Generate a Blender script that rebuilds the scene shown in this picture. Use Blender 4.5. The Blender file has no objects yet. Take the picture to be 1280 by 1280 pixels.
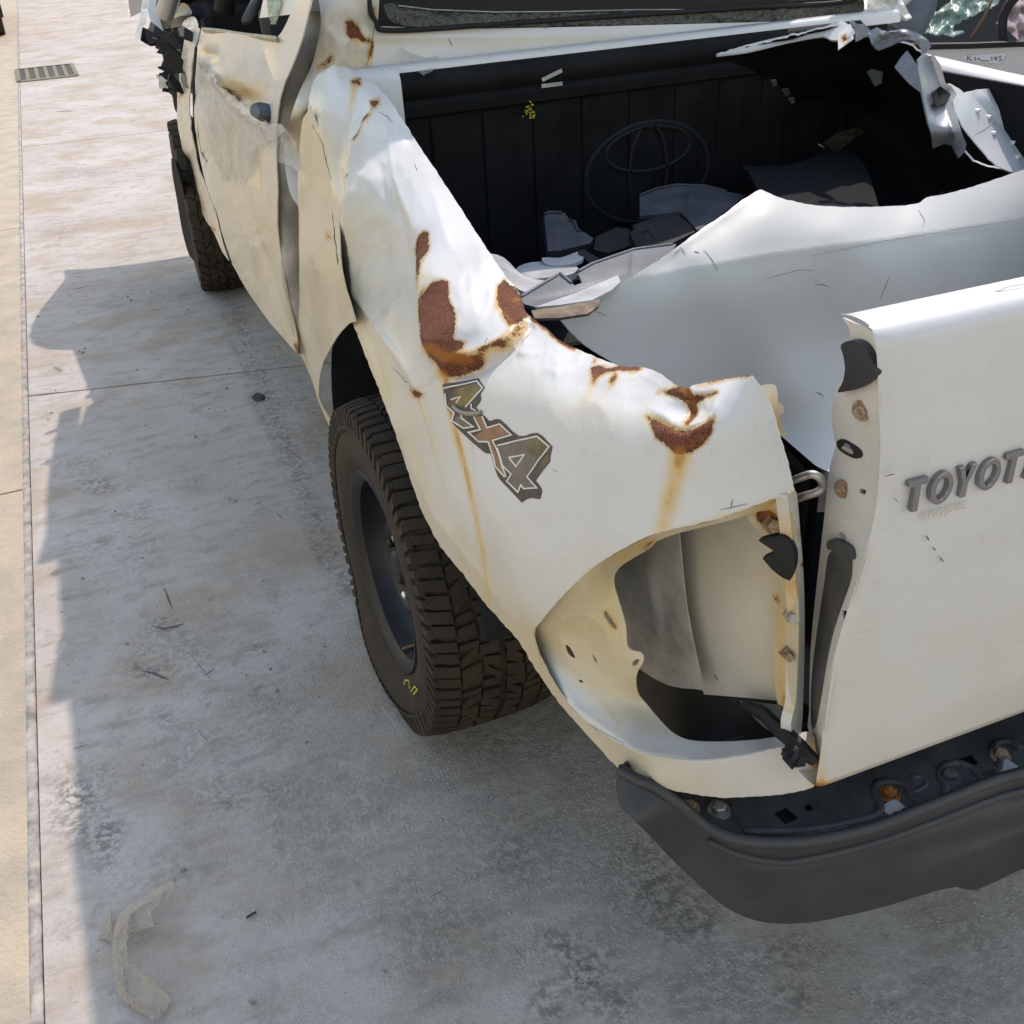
import bpy, bmesh, math, random
import numpy as np
from mathutils import Vector, Matrix, noise as mnoise
from mathutils.geometry import delaunay_2d_cdt
random.seed(7); rng = np.random.default_rng(7)
scene = bpy.context.scene
COL = scene.collection

# ------------------------------------------------------------------ camera
# Frame of the place: X to the truck's right, Y to its front, Z up, origin on the ground under the rear axle.
FPX = 1340.0
YAW, PITCH, ROLL = math.radians(21.4), math.radians(31.0), math.radians(-3.1)
CAM = np.array([-1.265, -1.83, 1.56])
def _rot():
    cy, sy = math.cos(YAW), math.sin(YAW)
    f0 = np.array([sy, cy, 0]); r0 = np.array([cy, -sy, 0]); u0 = np.array([0, 0, 1.])
    cp, sp = math.cos(PITCH), math.sin(PITCH)
    f = f0*cp - u0*sp; u = u0*cp + f0*sp
    cr, sr = math.cos(ROLL), math.sin(ROLL)
    return np.array([r0*cr + u*sr, -r0*sr + u*cr, f])
RM = _rot()
cd = bpy.data.cameras.new('camera'); cam = bpy.data.objects.new('camera', cd); COL.objects.link(cam)
cd.sensor_width = 36; cd.lens = 36*FPX/1280; cd.clip_start = .05; cd.clip_end = 2000
M = Matrix.Identity(4)
for i in range(3):
    M[i][0], M[i][1], M[i][2], M[i][3] = RM[0][i], RM[1][i], -RM[2][i], CAM[i]
cam.matrix_world = M
scene.camera = cam

# ------------------------------------------------------------------ light
SUN = Vector((.58, .70, 1.0)).normalized()          # towards the sun
elev = math.asin(SUN.z); azim = math.atan2(SUN.x, SUN.y)
w = bpy.data.worlds.new('World'); scene.world = w; w.use_nodes = True
nt = w.node_tree; bg = nt.nodes['Background']
sky = nt.nodes.new('ShaderNodeTexSky'); sky.sky_type = 'NISHITA'; sky.sun_disc = False
sky.sun_elevation = elev; sky.sun_rotation = azim; sky.air_density = 2.3; sky.dust_density = .7; sky.ozone_density = 1.0
nt.links.new(sky.outputs[0], bg.inputs[0]); bg.inputs[1].default_value = .15
sl = bpy.data.lights.new('sun', 'SUN'); so = bpy.data.objects.new('sun', sl); COL.objects.link(so)
sl.energy = 2.0; sl.angle = math.radians(.55); sl.color = (1, .955, .89)
so.rotation_euler = SUN.to_track_quat('Z', 'Y').to_euler(); so.location = (6, 5, 12)
vs = scene.view_settings; vs.view_transform = 'Standard'; vs.look = 'None'; vs.gamma = 1; vs.use_curve_mapping = False
vs.exposure = .66
vs.use_white_balance = True; vs.white_balance_temperature = 7080; vs.white_balance_tint = 21
scene.render.resolution_x = scene.render.resolution_y = 1024
scene.cycles.max_bounces = 5; scene.cycles.diffuse_bounces = 3; scene.cycles.glossy_bounces = 2; scene.cycles.transparent_max_bounces = 8
scene.cycles.use_adaptive_sampling = True; scene.cycles.adaptive_threshold = .025; scene.cycles.caustics_reflective = False; scene.cycles.caustics_refractive = False
scene.cycles.use_denoising = True

# ------------------------------------------------------------------ helpers: pixels of the photograph <-> points in the place
def rays(px, py):
    px = np.asarray(px, float); py = np.asarray(py, float)
    return ((px-640)/FPX)[..., None]*RM[0] - ((py-640)/FPX)[..., None]*RM[1] + RM[2]
def on(px, py, ax, v):
    d = rays(px, py); i = 'XYZ'.index(ax); return CAM + d*((v-CAM[i])/d[i])
def proj(P):
    d = (np.asarray(P, float)-CAM) @ RM.T
    return 640+FPX*d[..., 0]/d[..., 2], 640-FPX*d[..., 1]/d[..., 2]

class Surf:
    """smooth surface through known points: inverse depth is a thin-plate spline over the picture (planes stay planes)"""
    def __init__(s, ctrl, creases=(), lam=1e-6, push=None):
        s.push = None if push is None else np.array(push, float)/np.linalg.norm(push)
        A = []
        for c in ctrl:
            if len(c) == 3:
                x, y = proj(np.array(c)); t = (np.array(c)-CAM) @ RM[2]
            else:
                x, y, ax, v = c; q = on(x, y, ax, v); t = (q-CAM) @ RM[2]
            A.append((x/200, y/200, 1/t))
        A = np.array(A); n = len(A); s.xy = A[:, :2]
        K = s.k(A[:, None, :2]-A[None, :, :2]) + lam*np.eye(n)
        Pm = np.c_[np.ones(n), A[:, :2]]
        L = np.block([[K, Pm], [Pm.T, np.zeros((3, 3))]])
        s.w = np.linalg.solve(L, np.r_[A[:, 2], 0, 0, 0]); s.cr = creases
    @staticmethod
    def k(d):
        r2 = (d**2).sum(-1); return .5*r2*np.log(r2+1e-12)
    def inv(s, px, py):
        q = np.stack([np.asarray(px, float), np.asarray(py, float)], -1)/200
        out = np.zeros(q.shape[0])
        for i in range(0, len(q), 20000):
            b = q[i:i+20000]
            out[i:i+20000] = s.k(b[:, None]-s.xy[None]) @ s.w[:-3] + s.w[-3] + b @ s.w[-2:]
        t = 1/out
        if s.push is None: t = t-s.csum(px, py)
        return 1/t
    def csum(s, px, py):
        v = np.zeros(len(px))
        for c in s.cr: v = v+c(np.asarray(px, float), np.asarray(py, float))
        return v
    def pts(s, px, py, toward=0.0):
        t = 1/s.inv(px, py) - toward
        P = CAM + rays(px, py)*t[:, None]
        return P if s.push is None else P+s.csum(px, py)[:, None]*s.push

def seg_d(px, py, pl):
    """distance to a polyline and the fraction along it"""
    pl = np.array(pl, float); best = np.full(px.shape, 1e9); fr = np.zeros(px.shape)
    n = len(pl)-1
    for i in range(n):
        a, b = pl[i], pl[i+1]; ab = b-a; L2 = (ab**2).sum()+1e-9
        u = np.clip(((px-a[0])*ab[0]+(py-a[1])*ab[1])/L2, 0, 1)
        d = np.hypot(px-a[0]-u*ab[0], py-a[1]-u*ab[1])
        m = d < best; best = np.where(m, d, best); fr = np.where(m, (i+u)/n, fr)
    return best, fr
def inside(px, py, poly):
    poly = np.array(poly, float); r = np.zeros(px.shape, bool); n = len(poly)
    for i in range(n):
        x1, y1 = poly[i]; x2, y2 = poly[(i+1) % n]
        c = ((y1 > py) != (y2 > py))
        with np.errstate(divide='ignore', invalid='ignore'):
            xi = (x2-x1)*(py-y1)/(y2-y1+1e-12)+x1
        r ^= c & (px < xi)
    return r
def sdf(px, py, poly):
    d, _ = seg_d(px, py, list(poly)+[poly[0]])
    return np.where(inside(px, py, poly), d, -d)        # positive inside
def ridge(pl, amp, wd, taper=True):
    """sharp crease along a line, amp metres towards the viewer"""
    def f(px, py):
        d, fr = seg_d(px, py, pl)
        e = np.exp(-d/wd)*amp
        return e*np.sqrt(np.clip(np.sin(math.pi*np.clip(fr, .02, .98)), 0, 1)) if taper else e
    return f
def bump(cx, cy, rx, ry, amp, rot=0):
    c, s_ = math.cos(math.radians(rot)), math.sin(math.radians(rot))
    def f(px, py):
        u = ((px-cx)*c+(py-cy)*s_)/rx; v = (-(px-cx)*s_+(py-cy)*c)/ry
        return amp*np.exp(-(u*u+v*v))
    return f
def wob(amp, scale, seed=0.):
    def f(px, py):
        return np.array([mnoise.fractal(Vector((x/scale+seed, y/scale, seed*1.7)), 1, 2, 2) for x, y in zip(px, py)])*amp
    return f

def crumple(amp, scale, cx, cy, rx, ry, seed=0., rot=0):
    g = bump(cx, cy, rx, ry, 1., rot)
    def f(px, py):
        m = g(px, py); out = np.zeros(px.shape)
        for i in np.nonzero(m > .03)[0]:
            v = Vector((px[i]/scale+seed, py[i]/(scale*1.7), seed)); a = 1-2*abs(mnoise.noise(v)); b = 1-2*abs(mnoise.noise(v*2.3))
            out[i] = amp*m[i]*(a+.35*b-.6)
        return out
    return f
def step_(pl, amp, wd, fall):
    pl = np.array(pl, float)
    def f(px, py):
        d, fr = seg_d(px, py, pl); s = np.zeros(px.shape); best = np.full(px.shape, 1e9)
        for i in range(len(pl)-1):
            a, b = pl[i], pl[i+1]; ab = b-a; u = np.clip(((px-a[0])*ab[0]+(py-a[1])*ab[1])/(ab @ ab), 0, 1)
            q = np.hypot(px-a[0]-u*ab[0], py-a[1]-u*ab[1]); sg = np.sign(ab[0]*(py-a[1])-ab[1]*(px-a[0])); m = q < best; best = np.where(m, q, best); s = np.where(m, sg, s)
        sd = -s*d                                   # positive above a line drawn left to right
        return amp*np.clip(sd/wd, -1, 1)*np.exp(-d/fall)*np.clip(np.sin(math.pi*np.clip(fr, .03, .97))*2.5, 0, 1)
    return f
def catmull(pts, n=6, closed=False):
    P = [np.array(p, float) for p in pts]; out = []; m = len(P)
    rngi = range(m if closed else m-1)
    for i in rngi:
        if closed: p0, p1, p2, p3 = P[(i-1) % m], P[i], P[(i+1) % m], P[(i+2) % m]
        else: p0, p1, p2, p3 = P[max(i-1, 0)], P[i], P[i+1], P[min(i+2, m-1)]
        for k in range(n):
            t = k/n
            out.append(.5*((2*p1)+(-p0+p2)*t+(2*p0-5*p1+4*p2-p3)*t*t+(-p0+3*p1-3*p2+p3)*t**3))
    if not closed: out.append(P[-1])
    return out

# ------------------------------------------------------------------ helpers: objects
def tag(o, label=None, cat=None, group=None, kind=None):
    if label: o['label'] = label
    if cat: o['category'] = cat
    if group: o['group'] = group
    if kind: o['kind'] = kind
    return o
def adopt(o, parent):
    if parent is None: return
    o.parent = parent
    o.matrix_parent_inverse = Matrix.Translation(-wloc(parent))
def wloc(o):
    v = Vector((0, 0, 0))
    if o.type == 'EMPTY': v = o.location.copy()
    elif o.parent is not None: v = Vector((0, 0, 0))
    return v
def empty(name, loc):
    o = bpy.data.objects.new(name, None); o.location = loc; o.empty_display_size = .1; COL.objects.link(o); return o
def link(name, me, mat, parent=None, smooth=False):
    o = bpy.data.objects.new(name, me); COL.objects.link(o)
    if mat is not None:
        for m in (mat if isinstance(mat, (list, tuple)) else [mat]): me.materials.append(m)
    if smooth: me.shade_smooth()
    adopt(o, parent); return o

class MB:
    def __init__(s): s.v = []; s.f = []; s.mi = []
    def add(s, v, f, mi=0):
        k = len(s.v); s.v += [tuple(map(float, q)) for q in v]; s.f += [tuple(i+k for i in g) for g in f]; s.mi += [mi]*len(f); return s
    def box(s, c, d, R=None, mi=0, ch=0.0):
        c = np.array(c, float); hx, hy, hz = [q/2 for q in d]
        if ch <= 0:
            v = [np.array((x, y, z)) for x in (-hx, hx) for y in (-hy, hy) for z in (-hz, hz)]
            f = [(0, 1, 3, 2), (4, 6, 7, 5), (0, 4, 5, 1), (2, 3, 7, 6), (0, 2, 6, 4), (1, 5, 7, 3)]
        else:
            bm = bmesh.new(); bmesh.ops.create_cube(bm, size=1)
            for q in bm.verts: q.co = Vector((q.co.x*2*hx, q.co.y*2*hy, q.co.z*2*hz))
            bmesh.ops.bevel(bm, geom=list(bm.edges), offset=ch, segments=2, affect='EDGES', profile=.5)
            bm.verts.index_update(); v = [np.array(q.co) for q in bm.verts]; f = [tuple(q.index for q in g.verts) for g in bm.faces]; bm.free()
        if R is not None: v = [np.array(R @ Vector(q)) for q in v]
        return s.add([q+c for q in v], f, mi)
    def tube(s, pts, r, n=8, mi=0, cap=True):
        P = [Vector(q) for q in pts]; rs = r if isinstance(r, (list, tuple)) else [r]*len(P)
        v = []; f = []; up = Vector((.13, .27, .95)).normalized()
        for i, q in enumerate(P):
            t = (P[min(i+1, len(P)-1)]-P[max(i-1, 0)]).normalized()
            a = t.cross(up)
            if a.length < .05: a = t.cross(Vector((1, 0, 0)))
            a.normalize(); b = t.cross(a); up = a.cross(t).normalized()
            for k in range(n):
                h = 2*math.pi*k/n; v.append(q+(a*math.cos(h)+b*math.sin(h))*rs[i])
        for i in range(len(P)-1):
            for k in range(n):
                f.append((i*n+k, i*n+(k+1) % n, (i+1)*n+(k+1) % n, (i+1)*n+k))
        if cap: f += [tuple(range(n))[::-1], tuple(range((len(P)-1)*n, len(P)*n))]
        return s.add(v, f, mi)
    def lathe(s, prof, o, axis='X', n=48, mi=0, closed=False):
        """prof: (along axis, radius)"""
        v = []; f = []; o = np.array(o, float); m = len(prof)
        for k in range(n):
            h = 2*math.pi*k/n; c, q = math.cos(h), math.sin(h)
            for (a, r) in prof:
                v.append(o + (np.array((a, r*c, r*q)) if axis == 'X' else np.array((r*c, a, r*q)) if axis == 'Y' else np.array((r*c, r*q, a))))
        for k in range(n):
            for i in range(m if closed else m-1):
                j = (i+1) % m; f.append((k*m+i, k*m+j, ((k+1) % n)*m+j, ((k+1) % n)*m+i))
        return s.add(v, f, mi)
    def loft(s, rows, mi=0, closed=False):
        m = len(rows[0]); v = [q for r in rows for q in r]; f = []
        for i in range(len(rows)-1):
            for k in range(m if closed else m-1):
                j = (k+1) % m; f.append((i*m+k, i*m+j, (i+1)*m+j, (i+1)*m+k))
        return s.add(v, f, mi)
    def prism(s, poly, depth, frame, mi=0):
        """poly in the plane of frame=(origin, u, v, n), from n=0 to n=depth"""
        o, u, vv, n = [np.array(q, float) for q in frame]; m = len(poly)
        a = [o+u*x+vv*y for x, y in poly]; b = [q+n*depth for q in a]
        from mathutils.geometry import tessellate_polygon
        tri = tessellate_polygon([[Vector((x, y, 0)) for x, y in poly]])
        f = [tuple(t) for t in tri]+[tuple(i+m for i in t[::-1]) for t in tri]+[(i, (i+1) % m, (i+1) % m+m, i+m) for i in range(m)]
        return s.add(a+b, f, mi)
    def build(s, name, mat, parent=None, smooth=False, angle=None, bevel=0):
        me = bpy.data.meshes.new(name); me.from_pydata(s.v, [], s.f); me.validate()
        bm = bmesh.new(); bm.from_mesh(me); bmesh.ops.recalc_face_normals(bm, faces=bm.faces); bm.to_mesh(me); bm.free()
        o = link(name, me, mat, parent)
        if len(set(s.mi)) > 1 and len(s.mi) == len(me.polygons): me.polygons.foreach_set('material_index', s.mi)
        if smooth: me.shade_smooth()
        if angle: me.set_sharp_from_angle(angle=math.radians(angle))
        if bevel:
            b = o.modifiers.new('bevel', 'BEVEL'); b.width = bevel; b.segments = 2; b.limit_method = 'ANGLE'; b.angle_limit = math.radians(35)
        return o

def dens(poly, step):
    out = []; n = len(poly)
    for i in range(n):
        a, b = np.array(poly[i], float), np.array(poly[(i+1) % n], float); k = max(1, int(np.hypot(*(b-a))/step))
        out += [a+(b-a)*j/k for j in range(k)]
    return out
def soft(poly, n=3):
    P = [np.array(p, float) for p in poly]; m = len(P); out = []
    def sharp(i):
        a = P[i]-P[i-1]; b = P[(i+1) % m]-P[i]; return (a @ b)/(np.hypot(*a)*np.hypot(*b)+1e-9) < .62
    sh = [sharp(i) for i in range(m)]
    for i in range(m):
        p1, p2 = P[i], P[(i+1) % m]; L = np.hypot(*(p2-p1))
        t1 = (p2-p1) if sh[i] else (p2-P[i-1])*.5; t2 = (p2-p1) if sh[(i+1) % m] else (P[(i+2) % m]-p1)*.5
        for t in (t1, t2):
            q = np.hypot(*t)
            if q > L: t *= L/q
        for k in range(n):
            s = k/n; out.append((2*s**3-3*s*s+1)*p1+(s**3-2*s*s+s)*t1+(-2*s**3+3*s*s)*p2+(s**3-s*s)*t2)
    return out
def marks(surf, lines, parent, name='scratch', lift=.0012, m=None):
    for pl, wd in lines:
        P = np.array(pl, float); k = [max(1, int(np.hypot(*(P[i+1]-P[i]))/2.5)) for i in range(len(P)-1)]
        Q_ = np.concatenate([P[i]+(P[i+1]-P[i])*np.linspace(0, 1, k[i], endpoint=False)[:, None] for i in range(len(P)-1)]+[P[-1:]])
        Q_ = Q_+np.array([[mnoise.noise(Vector((q[0]/5, q[1]/5, 2)))*1.1, mnoise.noise(Vector((q[0]/5, q[1]/5, 7)))*1.1] for q in Q_])
        t = np.gradient(Q_, axis=0) if len(Q_) > 1 else np.array([[1., 0]]); t /= np.linalg.norm(t, axis=1)[:, None]+1e-9; nn = np.c_[-t[:, 1], t[:, 0]]
        n = len(Q_); f = np.linspace(0, 1, n); h = wd*.42*(.25+.75*np.sin(math.pi*np.clip(f, .06, .94)))*np.array([.6+.8*abs(mnoise.noise(Vector((q[0]/4, q[1]/4, 11)))) for q in Q_])
        A = Q_+nn*h[:, None]; B = Q_-nn*h[:, None]
        mb = MB(); mb.loft([[a, b, c] for a, b, c in zip(surf.pts(A[:, 0], A[:, 1], lift*.4), surf.pts(Q_[:, 0], Q_[:, 1], lift), surf.pts(B[:, 0], B[:, 1], lift*.4))])
        mb.build(name, m or M_SCRATCH, parent)
def sheet(name, outline, surf, mat, parent=None, step=4., thick=.0015, holes=(), attrs=None, toward=0., jag=0., crisp=False):
    """sheet metal / plastic: triangulated inside an outline, on a surface, with real thickness behind"""
    loops = [dens(soft(outline) if len(outline) > 4 and not crisp else outline, step)]+[dens(h, step) for h in holes]
    if jag:
        L = loops[0]; loops[0] = [q+np.array((mnoise.noise(Vector((q[0]/7, q[1]/7, 1))), mnoise.noise(Vector((q[0]/7, q[1]/7, 5)))))*jag for q in L]
    V = []; E = []
    for L in loops:
        k = len(V); V += [tuple(q) for q in L]; E += [(k+i, k+(i+1) % len(L)) for i in range(len(L))]
    A = np.array(loops[0]); x0, y0 = A.min(0); x1, y1 = A.max(0)
    gx, gy = np.meshgrid(np.arange(x0+step/2, x1, step), np.arange(y0+step/2, y1, step*.87))
    gx = gx+(np.arange(gx.shape[0]) % 2)[:, None]*step/2; gx = gx.ravel(); gy = gy.ravel()
    m = inside(gx, gy, loops[0])
    for L in loops[1:]: m &= ~inside(gx, gy, L)
    gx, gy = gx[m], gy[m]
    B = np.array([q for L in loops for q in L])
    keep = np.ones(len(gx), bool)
    for i in range(0, len(gx), 4000):
        d = ((gx[i:i+4000, None]-B[None, :, 0])**2+(gy[i:i+4000, None]-B[None, :, 1])**2).min(1); keep[i:i+4000] = d > (.55*step)**2
    V += list(zip(gx[keep].tolist(), gy[keep].tolist()))
    r = delaunay_2d_cdt([Vector(q) for q in V], E, [], 4 if holes else 1, 1e-4)
    ov, of = r[0], [tuple(t) for t in r[2]]
    px = np.array([q.x for q in ov]); py = np.array([q.y for q in ov])
    if holes:
        F0 = np.array(of); cx_, cy_ = px[F0].mean(1), py[F0].mean(1); ok = np.ones(len(F0), bool)
        for L in loops[1:]: ok &= ~inside(cx_, cy_, L)
        of = [t for t, k in zip(of, ok) if k]
    P = surf.pts(px, py, toward)
    F = np.array(of); fn = np.cross(P[F[:, 1]]-P[F[:, 0]], P[F[:, 2]]-P[F[:, 0]])
    if ((CAM-P[F[:, 0]])*fn).sum() < 0: F = F[:, ::-1]; fn = -fn
    vn = np.zeros_like(P)
    for k in range(3): np.add.at(vn, F[:, k], fn)
    vn /= np.linalg.norm(vn, axis=1)[:, None]+1e-12
    n = len(P); back = P-vn*thick
    cnt = {}
    for t in F.tolist():
        for a, b in ((t[0], t[1]), (t[1], t[2]), (t[2], t[0])):
            cnt[(a, b)] = cnt.get((a, b), 0)+1
    be = [(a, b) for (a, b) in cnt if (b, a) not in cnt]
    faces = F.tolist()+(F[:, ::-1]+n).tolist()+[(b, a, a+n, b+n) for a, b in be]
    me = bpy.data.meshes.new(name); me.from_pydata(np.r_[P, back].tolist(), [], faces)
    me.shade_smooth()
    bs = {tuple(sorted(e)) for e in be} | {tuple(sorted((a+n, b+n))) for a, b in be}
    ev = np.empty(len(me.edges)*2, int); me.edges.foreach_get('vertices', ev); ev = np.sort(ev.reshape(-1, 2), 1)
    at = me.attributes.new('sharp_edge', 'BOOLEAN', 'EDGE'); at.data.foreach_set('value', [tuple(e) in bs for e in ev.tolist()])
    if attrs:
        for k, fun in attrs.items():
            if k == 'crack': continue
            val = fun(px, py); a = me.attributes.new(k, 'FLOAT', 'POINT'); a.data.foreach_set('value', np.r_[val, val].astype(np.float32))
    mats = mat if isinstance(mat, (list, tuple)) else [mat]
    o = link(name, me, mats, parent)
    if attrs and 'crack' in attrs: marks(surf, attrs['crack'], o)
    if len(mats) > 1:
        mi = [0]*len(F)+[1]*len(F)+[2 if len(mats) > 2 else 0]*len(be); me.polygons.foreach_set('material_index', mi)
    return o

# ------------------------------------------------------------------ materials
def mat(name, col, rough=.5, metal=0., spec=.5, nscale=0, namt=.15, bumpv=0., bscale=80, coat=0., col2=None):
    m = bpy.data.materials.new(name); m.use_nodes = True; t = m.node_tree; b = t.nodes['Principled BSDF']
    b.inputs['Roughness'].default_value = rough; b.inputs['Metallic'].default_value = metal; b.inputs['Specular IOR Level'].default_value = spec
    b.inputs['Coat Weight'].default_value = coat; b.inputs['Base Color'].default_value = (*col, 1)
    tc = t.nodes.new('ShaderNodeTexCoord')
    if nscale:
        nz = t.nodes.new('ShaderNodeTexNoise'); nz.inputs['Scale'].default_value = nscale; nz.inputs['Detail'].default_value = 6; nz.inputs['Roughness'].default_value = .65
        t.links.new(tc.outputs['Object'], nz.inputs['Vector'])
        rp = t.nodes.new('ShaderNodeValToRGB'); c2 = col2 or tuple(c*(1-namt*2) for c in col)
        rp.color_ramp.elements[0].position = .35; rp.color_ramp.elements[1].position = .65
        rp.color_ramp.elements[0].color = (*c2, 1); rp.color_ramp.elements[1].color = (*[min(1, c*(1+namt*.4)) for c in col], 1)
        t.links.new(nz.outputs['Fac'], rp.inputs['Fac']); t.links.new(rp.outputs['Color'], b.inputs['Base Color'])
        mr = t.nodes.new('ShaderNodeMapRange'); mr.inputs['To Min'].default_value = rough+.12; mr.inputs['To Max'].default_value = max(.05, rough-.1)
        t.links.new(nz.outputs['Fac'], mr.inputs['Value']); t.links.new(mr.outputs['Result'], b.inputs['Roughness'])
    if bumpv:
        n2 = t.nodes.new('ShaderNodeTexNoise'); n2.inputs['Scale'].default_value = bscale; n2.inputs['Detail'].default_value = 5
        t.links.new(tc.outputs['Object'], n2.inputs['Vector'])
        bp = t.nodes.new('ShaderNodeBump'); bp.inputs['Strength'].default_value = bumpv; bp.inputs['Distance'].default_value = .004
        t.links.new(n2.outputs['Fac'], bp.inputs['Height']); t.links.new(bp.outputs['Normal'], b.inputs['Normal'])
    return m

def N(t, typ, **kw):
    n = t.nodes.new(typ)
    for k, v in kw.items():
        if k in n.inputs: n.inputs[k].default_value = v
        else: setattr(n, k, v)
    return n
def mixc(t, fac, a, b):
    n = t.nodes.new('ShaderNodeMix'); n.data_type = 'RGBA'
    for s, v in ((0, fac), (6, a), (7, b)):
        if isinstance(v, (tuple, list)): n.inputs[s].default_value = (*v, 1)
        elif isinstance(v, (int, float)): n.inputs[s].default_value = v
        else: t.links.new(v, n.inputs[s])
    return n.outputs[2]
def mth(t, op, a, b=None, c=None, clamp=False):
    n = t.nodes.new('ShaderNodeMath'); n.operation = op; n.use_clamp = clamp
    for i, v in enumerate((a, b, c)):
        if v is None: continue
        if isinstance(v, (int, float)): n.inputs[i].default_value = v
        else: t.links.new(v, n.inputs[i])
    return n.outputs[0]
def ramp(t, v, lo, hi, a=0., b=1.):
    n = N(t, 'ShaderNodeMapRange', interpolation_type='SMOOTHSTEP'); t.links.new(v, n.inputs[0])
    n.inputs[1].default_value = lo; n.inputs[2].default_value = hi; n.inputs[3].default_value = a; n.inputs[4].default_value = b
    return n.outputs[0]
def noise_of(t, vec, scale, detail=5, rough=.6):
    n = N(t, 'ShaderNodeTexNoise'); n.inputs['Scale'].default_value = scale; n.inputs['Detail'].default_value = detail; n.inputs['Roughness'].default_value = rough
    t.links.new(vec, n.inputs['Vector']); return n.outputs['Fac']

def paint(name, base=(.625, .635, .64), dirt=1.0, rough=.27):
    """old white vehicle paint: chalky film, specks, hairline scratches; attributes rust / streak / tan / crack carry wear with its own shape"""
    m = bpy.data.materials.new(name); m.use_nodes = True; t = m.node_tree; b = t.nodes['Principled BSDF']
    tc = t.nodes.new('ShaderNodeTexCoord').outputs['Object']
    def A(k):
        n = t.nodes.new('ShaderNodeAttribute'); n.attribute_name = k; return n.outputs['Fac']
    n1 = noise_of(t, tc, 5, 6); n2 = noise_of(t, tc, 34, 6, .7); n3 = noise_of(t, tc, 260, 3)
    c = mixc(t, ramp(t, n1, .35, .7, 0, .35*dirt), base, (.52, .505, .465))
    c = mixc(t, ramp(t, n2, .55, .75, 0, .22*dirt), c, (.46, .435, .38))
    # tan film
    tn = mth(t, 'MULTIPLY', A('tan'), ramp(t, n1, .2, .75, .55, 1.15), clamp=True)
    c = mixc(t, tn, c, (.57, .47, .285))
    # specks
    vo = N(t, 'ShaderNodeTexVoronoi'); vo.inputs['Scale'].default_value = 55; t.links.new(tc, vo.inputs['Vector'])
    spk = mth(t, 'MULTIPLY', ramp(t, vo.outputs['Distance'], .03, .085, 1, 0), ramp(t, n2, .5, .6))
    c = mixc(t, mth(t, 'MULTIPLY', spk, .55*dirt), c, (.22, .19, .14))
    vo2 = N(t, 'ShaderNodeTexVoronoi'); vo2.inputs['Scale'].default_value = 210; t.links.new(tc, vo2.inputs['Vector'])
    s2 = mth(t, 'MULTIPLY', ramp(t, vo2.outputs['Distance'], .10, .22, 1, 0), mth(t, 'MULTIPLY', A('speck'), ramp(t, n2, .42, .58)))
    c = mixc(t, mth(t, 'MULTIPLY', s2, .75), c, (.17, .14, .10))
    # hairline scratches
    mp = N(t, 'ShaderNodeMapping'); mp.inputs['Scale'].default_value = (9, 60, 22); mp.inputs['Rotation'].default_value = (.4, .6, .9); t.links.new(tc, mp.inputs['Vector'])
    sc = noise_of(t, mp.outputs[0], 1.6, 2); sc = ramp(t, mth(t, 'ABSOLUTE', mth(t, 'SUBTRACT', sc, .5)), 0, .006, 1, 0)
    sc = mth(t, 'MULTIPLY', sc, ramp(t, noise_of(t, tc, 7, 2), .56, .68))
    c = mixc(t, mth(t, 'MULTIPLY', sc, .35*dirt), c, (.36, .34, .30))
    # rust runs
    st = mth(t, 'MULTIPLY', A('streak'), ramp(t, n2, .25, .7, .6, 1.15), clamp=True)
    c = mixc(t, mth(t, 'MULTIPLY', ramp(t, st, 0, .55), .8), c, (.63, .44, .17))
    c = mixc(t, ramp(t, st, .45, 1.0), c, (.42, .17, .025))
    # rust: signed distance, ragged by noise
    r = mth(t, 'ADD', A('rust'), mth(t, 'MULTIPLY', mth(t, 'SUBTRACT', n2, .5), .26))
    r = mth(t, 'ADD', r, mth(t, 'MULTIPLY', mth(t, 'SUBTRACT', n3, .5), .13))
    c = mixc(t, ramp(t, r, .385, .50, 0, .8), c, (.52, .30, .085))
    rc = mixc(t, ramp(t, noise_of(t, tc, 420, 3, .6), .35, .65), (.075, .024, .014), (.26, .085, .038))
    rc = mixc(t, ramp(t, noise_of(t, tc, 60, 4), .55, .75, 0, .6), rc, (.06, .022, .014))
    rc = mixc(t, ramp(t, r, .48, .60, .75, 0), rc, (.055, .02, .012))
    rc = mixc(t, ramp(t, A('streak'), .35, .8, 0, .75), rc, (.40, .15, .018))
    rc = mixc(t, ramp(t, noise_of(t, tc, 18, 3), .58, .72, 0, .8), rc, (.40, .17, .03))
    rm = ramp(t, r, .48, .53); c = mixc(t, rm, c, rc)
    t.links.new(c, b.inputs['Base Color'])
    rg = ramp(t, n1, .3, .7, rough+.1, rough-.04)
    rg2 = N(t, 'ShaderNodeMix'); rg2.data_type = 'FLOAT'; t.links.new(rm, rg2.inputs[0]); t.links.new(rg, rg2.inputs[2]); rg2.inputs[3].default_value = .92
    t.links.new(rg2.outputs[0], b.inputs['Roughness'])
    b.inputs['Specular IOR Level'].default_value = .42
    bp = N(t, 'ShaderNodeBump'); bp.inputs['Strength'].default_value = .55; bp.inputs['Distance'].default_value = .0035
    h = mth(t, 'ADD', mth(t, 'MULTIPLY', rm, mth(t, 'SUBTRACT', mth(t, 'MULTIPLY', noise_of(t, tc, 380, 4, .7), 1.6), 1.1)), mth(t, 'MULTIPLY', n1, .25))
    t.links.new(h, bp.inputs['Height']); t.links.new(bp.outputs[0], b.inputs['Normal'])
    return m

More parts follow.
